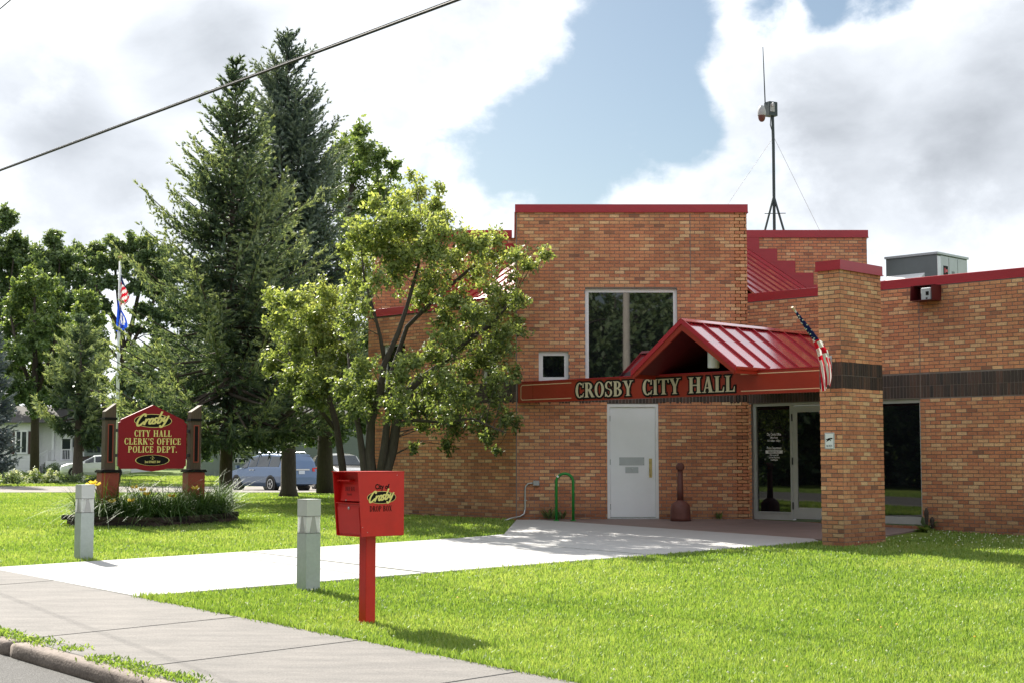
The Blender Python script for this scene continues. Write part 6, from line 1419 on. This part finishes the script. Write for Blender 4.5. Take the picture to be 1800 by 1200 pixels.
def spr(px, py_base, Y, top_py, half_px, label, z=None, **k):
    x = at(px, 800, Y).x; z0 = float(gz(Y)) if z is None else z; H = at(px, top_py, Y).z-z0; spruce(label, (x, Y, z0), H, half_px*Y/2600.0, **k)
spr(397, 880, 40.5, 108, 214, 'tall green spruce with wide drooping boughs behind the city sign', seed=3, bare=.17, per=9, step=.31, nn=6, wid=.042, nlen=.125, taper=.98, trunk=.17, jag=.27, droop=.9, lean=(.12, 0), az_skirt=1.0)
spr(508, 871, 48.0, 66, 158, 'taller dark bluish spruce just right of the wide green spruce', seed=8, mat='spruce_dark', bare=.22, per=10, step=.28, nn=6, wid=.044, nlen=.13, taper=.62, trunk=.23, droop=.75, jag=.2, trunkmat='bark_dark', lean=(-.25, 0))
def maple():
    Y = 55.0; A = lambda px, py, y=Y: tuple(at(px, py, y))
    cs = [(630, 235, 22), (640, 262, 28), (600, 262, 30), (660, 285, 26), (690, 300, 22), (622, 300, 40), (668, 330, 34), (700, 355, 24), (580, 300, 34), (640, 360, 44), (600, 360, 42), (680, 390, 36), (560, 350, 36), (620, 420, 46), (665, 440, 40), (570, 420, 40), (705, 400, 16), (600, 490, 46), (650, 510, 42), (560, 500, 40), (690, 480, 30), (580, 570, 44), (640, 590, 40), (540, 590, 36), (600, 650, 40), (560, 690, 36), (640, 690, 34), (530, 660, 30), (600, 745, 30), (560, 755, 26), (520, 740, 24), (640, 750, 26), (480, 715, 34), (450, 742, 26), (500, 752, 24), (590, 768, 18), (545, 772, 16), (430, 715, 28), (465, 690, 32), (605, 700, 30)]
    leafy('tall round-leaved shade tree with a straight dark trunk behind the dark spruce', (at(572, 860, Y).x, Y, float(gz(Y))), [cl(px, py, rp, Y, 3.5) for px, py, rp in cs], [([A(572, 872), A(571, 780), A(575, 640), A(590, 500), A(612, 380), A(628, 260)], [.36, .27, .22, .17, .11, .03]), ([A(574, 640), A(600, 560, 54), A(640, 460, 53.5), A(670, 360, 53)], [.12, .10, .07, .03]), ([A(573, 660), A(552, 560, 56), A(560, 440, 56), A(580, 340, 56)], [.12, .09, .06, .03])],
          'leaf_mid', .16, 420, 11, 'bark_dark', br=.03)
maple()
def round_tree(label, px, base_py, Y, cs, seed, mat='leaf_far', leaf=.32, per=340, tr=.3, trunkmat='bark_dark', z=None, stems=None, up=.35, group=None):
    A = lambda x, y, yy=Y: tuple(at(x, y, yy)); z0 = float(gz(Y)) if z is None else z; x0 = at(px, 800, Y).x
    cx = sum(c[0] for c in cs)/len(cs); top = min(c[1] for c in cs)
    s = stems or [([(x0, Y, z0-.2), A(px, (base_py+top)/2+20), A((px+cx)/2, top+40)], [tr, tr*.7, tr*.2]), ([A(px, (base_py+top)/2+40), A(px-30, (base_py+top)/2-40), A(px-45, top+60)], [tr*.5, tr*.35, .05]), ([A(px, (base_py+top)/2+40), A(px+30, (base_py+top)/2-40), A(px+45, top+60)], [tr*.5, tr*.35, .05])]
    leafy(label, (x0, Y, z0), [cl(a, b_, c, Y) for a, b_, c in cs], s, mat, leaf, per, seed, trunkmat, br=.05, up=up, group=group, sub=12)
round_tree('tall dark tree at the upper left edge of the picture', -20, 830, 128, [(10, 385, 22), (-20, 420, 46), (25, 420, 24), (12, 460, 40), (45, 445, 26), (55, 475, 28), (-30, 480, 50), (20, 505, 38), (60, 510, 30), (-10, 560, 50), (40, 560, 36), (-40, 620, 50), (10, 640, 44), (50, 620, 36), (0, 720, 46), (-50, 720, 50)], 21)
round_tree('dark tree with a bumpy top between the tall edge tree and the broad elm', 100, 830, 124, [(95, 420, 18), (105, 445, 26), (82, 450, 24), (125, 450, 22), (75, 480, 28), (110, 480, 30), (140, 480, 24), (95, 520, 34), (130, 530, 30), (70, 540, 32), (150, 520, 24), (110, 580, 40), (145, 590, 30), (80, 600, 40), (120, 650, 40), (90, 690, 40), (130, 720, 36)], 22)
elm_s = lambda A: [([A(222, 835), A(221, 700), A(219, 620), A(200, 560), A(175, 520), A(160, 480)], [.55, .42, .36, .25, .18, .06]), ([A(219, 622), A(212, 560), A(205, 500), A(200, 450)], [.24, .2, .14, .05]), ([A(220, 625), A(232, 570), A(245, 510), A(250, 450)], [.26, .2, .15, .05]), ([A(220, 630), A(240, 590), A(262, 560), A(280, 500)], [.2, .15, .12, .04]), ([A(219, 640), A(190, 610), A(165, 560), A(150, 530)], [.18, .14, .1, .04])]
round_tree('broad vase-shaped elm with forking limbs behind the flagpole', 221, 835, 132, [(150, 445, 22), (178, 435, 22), (205, 432, 22), (232, 432, 22), (258, 438, 22), (285, 446, 22), (160, 475, 26), (190, 465, 26), (222, 462, 26), (252, 468, 26), (280, 480, 26), (165, 510, 24), (195, 500, 20), (238, 500, 24), (268, 512, 26), (295, 510, 24), (160, 545, 22), (186, 540, 14), (250, 545, 20), (282, 550, 26), (240, 580, 16), (275, 590, 20), (310, 560, 26), (165, 585, 20), (300, 620, 28), (320, 480, 26), (340, 540, 30), (330, 610, 34)], 23, stems=elm_s(lambda x, y: tuple(at(x, y, 132))), per=300)
round_tree('rounded tree with a sunlit pale green top at the left', 62, 828, 96, [(60, 488, 20), (80, 500, 24), (40, 510, 24), (98, 525, 22), (62, 525, 30), (25, 540, 26), (85, 555, 32), (48, 565, 32), (15, 580, 28), (105, 570, 20), (70, 600, 34), (35, 620, 36), (95, 620, 26), (10, 640, 30), (65, 660, 36), (30, 690, 36), (90, 680, 28), (55, 712, 28), (15, 705, 28), (105, 660, 22)], 24, mat='leaf_mid', leaf=.25, per=300, tr=.32)
round_tree('smaller sunlit tree behind the mid-distance spruce', 139, 828, 100, [(148, 522, 16), (160, 540, 20), (140, 550, 20), (172, 565, 20), (150, 575, 24), (130, 585, 20), (165, 605, 26), (140, 620, 26), (180, 630, 20), (155, 655, 28), (125, 650, 22), (175, 680, 24), (145, 700, 28)], 25, mat='leaf_mid', leaf=.25, per=280, tr=.2)
spr(137, 828, 88, 560, 82, 'mid-distance green spruce with spreading boughs left of the sign', seed=31, bare=.31, per=6, step=.5, taper=.75, trunk=.30, nlen=.28, wid=.075, nn=4, jag=.25)
spr(-22, 828, 80, 545, 50, 'pale blue spruce at the left picture edge', seed=33, mat='spruce_blue', bare=.08, per=6, step=.42, taper=.6, trunk=.2, nlen=.22, wid=.06, nn=4, jag=.12, droop=.7)
BK = [(300, 150, [(250, 640, 40), (290, 620, 40), (330, 640, 44), (300, 690, 46), (260, 700, 40), (345, 690, 42), (300, 745, 36), (250, 750, 30), (340, 745, 32)], 'dark background tree above the right sign post'),
      (430, 140, [(390, 640, 44), (430, 620, 46), (470, 640, 46), (410, 690, 44), (450, 690, 46), (490, 680, 44), (400, 735, 34), (440, 740, 36), (480, 735, 36)], 'dark background tree above the blue minivan'),
      (545, 136, [(520, 640, 40), (560, 650, 44), (600, 640, 44), (530, 690, 40), (575, 700, 44), (615, 690, 40), (540, 740, 34), (590, 742, 28)], 'dark background tree above the grey vehicle'),
      (690, 145, [(640, 620, 46), (680, 600, 46), (650, 680, 50), (690, 660, 46), (660, 740, 44), (640, 770, 26)], 'background tree just left of the brick wing')]
BK += [(204, 84, [(240, 640, 28), (275, 625, 28), (225, 680, 28), (260, 675, 32), (300, 665, 30), (235, 725, 30), (275, 720, 32), (310, 715, 28), (250, 765, 28), (290, 765, 28), (320, 760, 22), (225, 770, 22)], 'bushy tree directly behind the painted sign'),
       (335, 92, [(330, 720, 30), (360, 735, 28), (340, 770, 26), (375, 770, 24), (320, 790, 18), (395, 745, 24), (355, 795, 16)], 'low bushy tree between the sign and the minivan')]
for i, (px, Y, cs, lb) in enumerate(BK): round_tree(lb, px, 830, Y, cs, 50+i, leaf=.32, per=220)
def shrub(label, px, py, Y, wpx, hpx, mat, seed, flowers=None, n=900, leaf=.12, name='shrub', group=None):
    r = np.random.default_rng(seed); c = at(px, py, Y); z0 = float(gz(Y)); w = wpx*Y/2600/2; h = hpx*Y/2600; t = thing(name, label, 'shrub', (c.x, Y, z0), group)
    d = r.normal(size=(n, 3)); d /= np.linalg.norm(d, axis=1, keepdims=True); d[:, 2] = np.abs(d[:, 2]); k = r.uniform(.45, 1.0, n)[:, None]
    lump = 1+.16*np.sin(d[:, 0:1]*7+seed)+.12*np.sin(d[:, 1:2]*9+seed*2)
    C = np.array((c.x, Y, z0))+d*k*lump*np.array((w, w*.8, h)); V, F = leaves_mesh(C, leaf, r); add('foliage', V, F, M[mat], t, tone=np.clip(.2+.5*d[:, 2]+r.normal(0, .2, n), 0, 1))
    b = MB()
    for i in range(5): a = i*1.3; b.tube([(c.x, Y, z0-.05), (c.x+w*.5*math.cos(a), Y+w*.4*math.sin(a), z0+h*.7)], [.03, .012], 5)
    b.build('stems', M['bark'], t)
    if flowers:
        f = MB()
        for i in range(flowers):
            d = r.normal(size=3); d[1] = -abs(d[1]); d[2] = abs(d[2])*.9+.15; d /= np.linalg.norm(d); p = np.array((c.x, Y, z0))+d*np.array((w, w*.8, h))*1.02; q = r.uniform(.08, .15)
            for m in range(16):
                e = r.normal(size=3); e /= np.linalg.norm(e); s = np.cross(e, r.normal(size=3)); s /= np.linalg.norm(s); u = np.cross(e, s); f.tone = r.random(); x = p+e*q*(1, 1, .8)
                f.poly([tuple(x-s*q*.42), tuple(x-u*q*.42), tuple(x+s*q*.42), tuple(x+u*q*.42)])
        f.build('blossom', M['petal_white'], t)
    return t
shrub('dark rounded bush beside the steps of the white house', 95, 826, 119, 38, 19, 'leaf_far', 70, n=1400)
shrub('hydrangea with big white flower heads in the middle of the far flower bed', 63, 848, 84, 34, 26, 'leaf_mid', 71, 16, group='white hydrangeas')
shrub('hydrangea with white flower heads nearest the grey bollard', 93, 846, 84, 28, 26, 'leaf_mid', 72, 16, group='white hydrangeas')
shrub('hydrangea with white flower heads and dark foliage at the left picture edge', 20, 850, 83, 46, 26, 'leaf_far', 73, 8, group='white hydrangeas')
shrub('hydrangea cut by the left picture edge with few flower heads', -14, 852, 82, 34, 24, 'leaf_far', 74, 4, group='white hydrangeas')
shrub('low dark flower bed plant with small white blooms left of the sign', 130, 842, 86, 62, 17, 'leaf_far', 75, 7, n=1500)
shrub('long low dark flowering plant close to the left sign post', 175, 842, 87, 40, 15, 'leaf_far', 76, 4, n=1100)
shrub('loose white-flowered plant at the back of the far flower bed', 40, 834, 92, 70, 16, 'leaf_mid', 77, 10, n=1500)
shrub('low dark shrub at the foot of the brick wing behind the multi-stemmed tree', 640, 868, 66, 50, 14, 'leaf_far', 79)
# rough grass beyond the lane
def rough():
    n = 60000; Y = 79+26*rng.random(n); X = -rng.uniform(-2, .42, n)*Y*.0-rng.uniform(.05, .40, n)*Y
    tone = np.clip(rng.normal(.75, .2, n)-.2*(vnoise(X, Y, .25, 4.4) > .55), 0, 1)
    V, q, t3, tone = blades(X, Y, .10+.12*rng.random(n), .06+.03*rng.random(n), tone)
    add('rough_grass', V, q, M['grass'], tone=tone, kind='stuff', label='pale unmown grass beyond the gravel lane', cat='grass')
rough()
# street trees behind the viewer, seen mirrored in the glass: one built, the rest copies
def copy_tree(o, parent=None):
    c = o.copy(); COL.objects.link(c)
    if parent is not None: c.parent = parent
    for ch in list(o.children): copy_tree(ch, c)
    return c
def street_trees():
    r = np.random.default_rng(90); h = 12.0; z0 = -1.5
    cs = [(r.normal(0, 2.3), r.normal(0, 2.3), z0+h*f, r.uniform(1.4, 2.1), r.uniform(1.1, 1.6)) for f in np.linspace(.13, .98, 34)]
    src = leafy('leafy street tree across the road facing the hall', (0, 0, z0), cs, [([(0, 0, z0), (.2, 0, z0+h*.45), (0, .3, z0+h*.9)], [.28, .2, .05])], 'leaf_far', .42, 34, 90, group='street trees across the road', br=.05, sub=10, name='street_tree')
    for i in range(34):
        t = -62+(i % 17)*6.6+(3.3 if i > 16 else 0); x, y = xy(-17.5-2.5*(i % 2)-(7 if i > 16 else 0), t); o = src if i == 0 else copy_tree(src)
        o.location = (x, y, z0); o.rotation_euler = (0, 0, i*1.7); o.scale = (1, 1, .85+.12*((i*7) % 4))
street_trees()
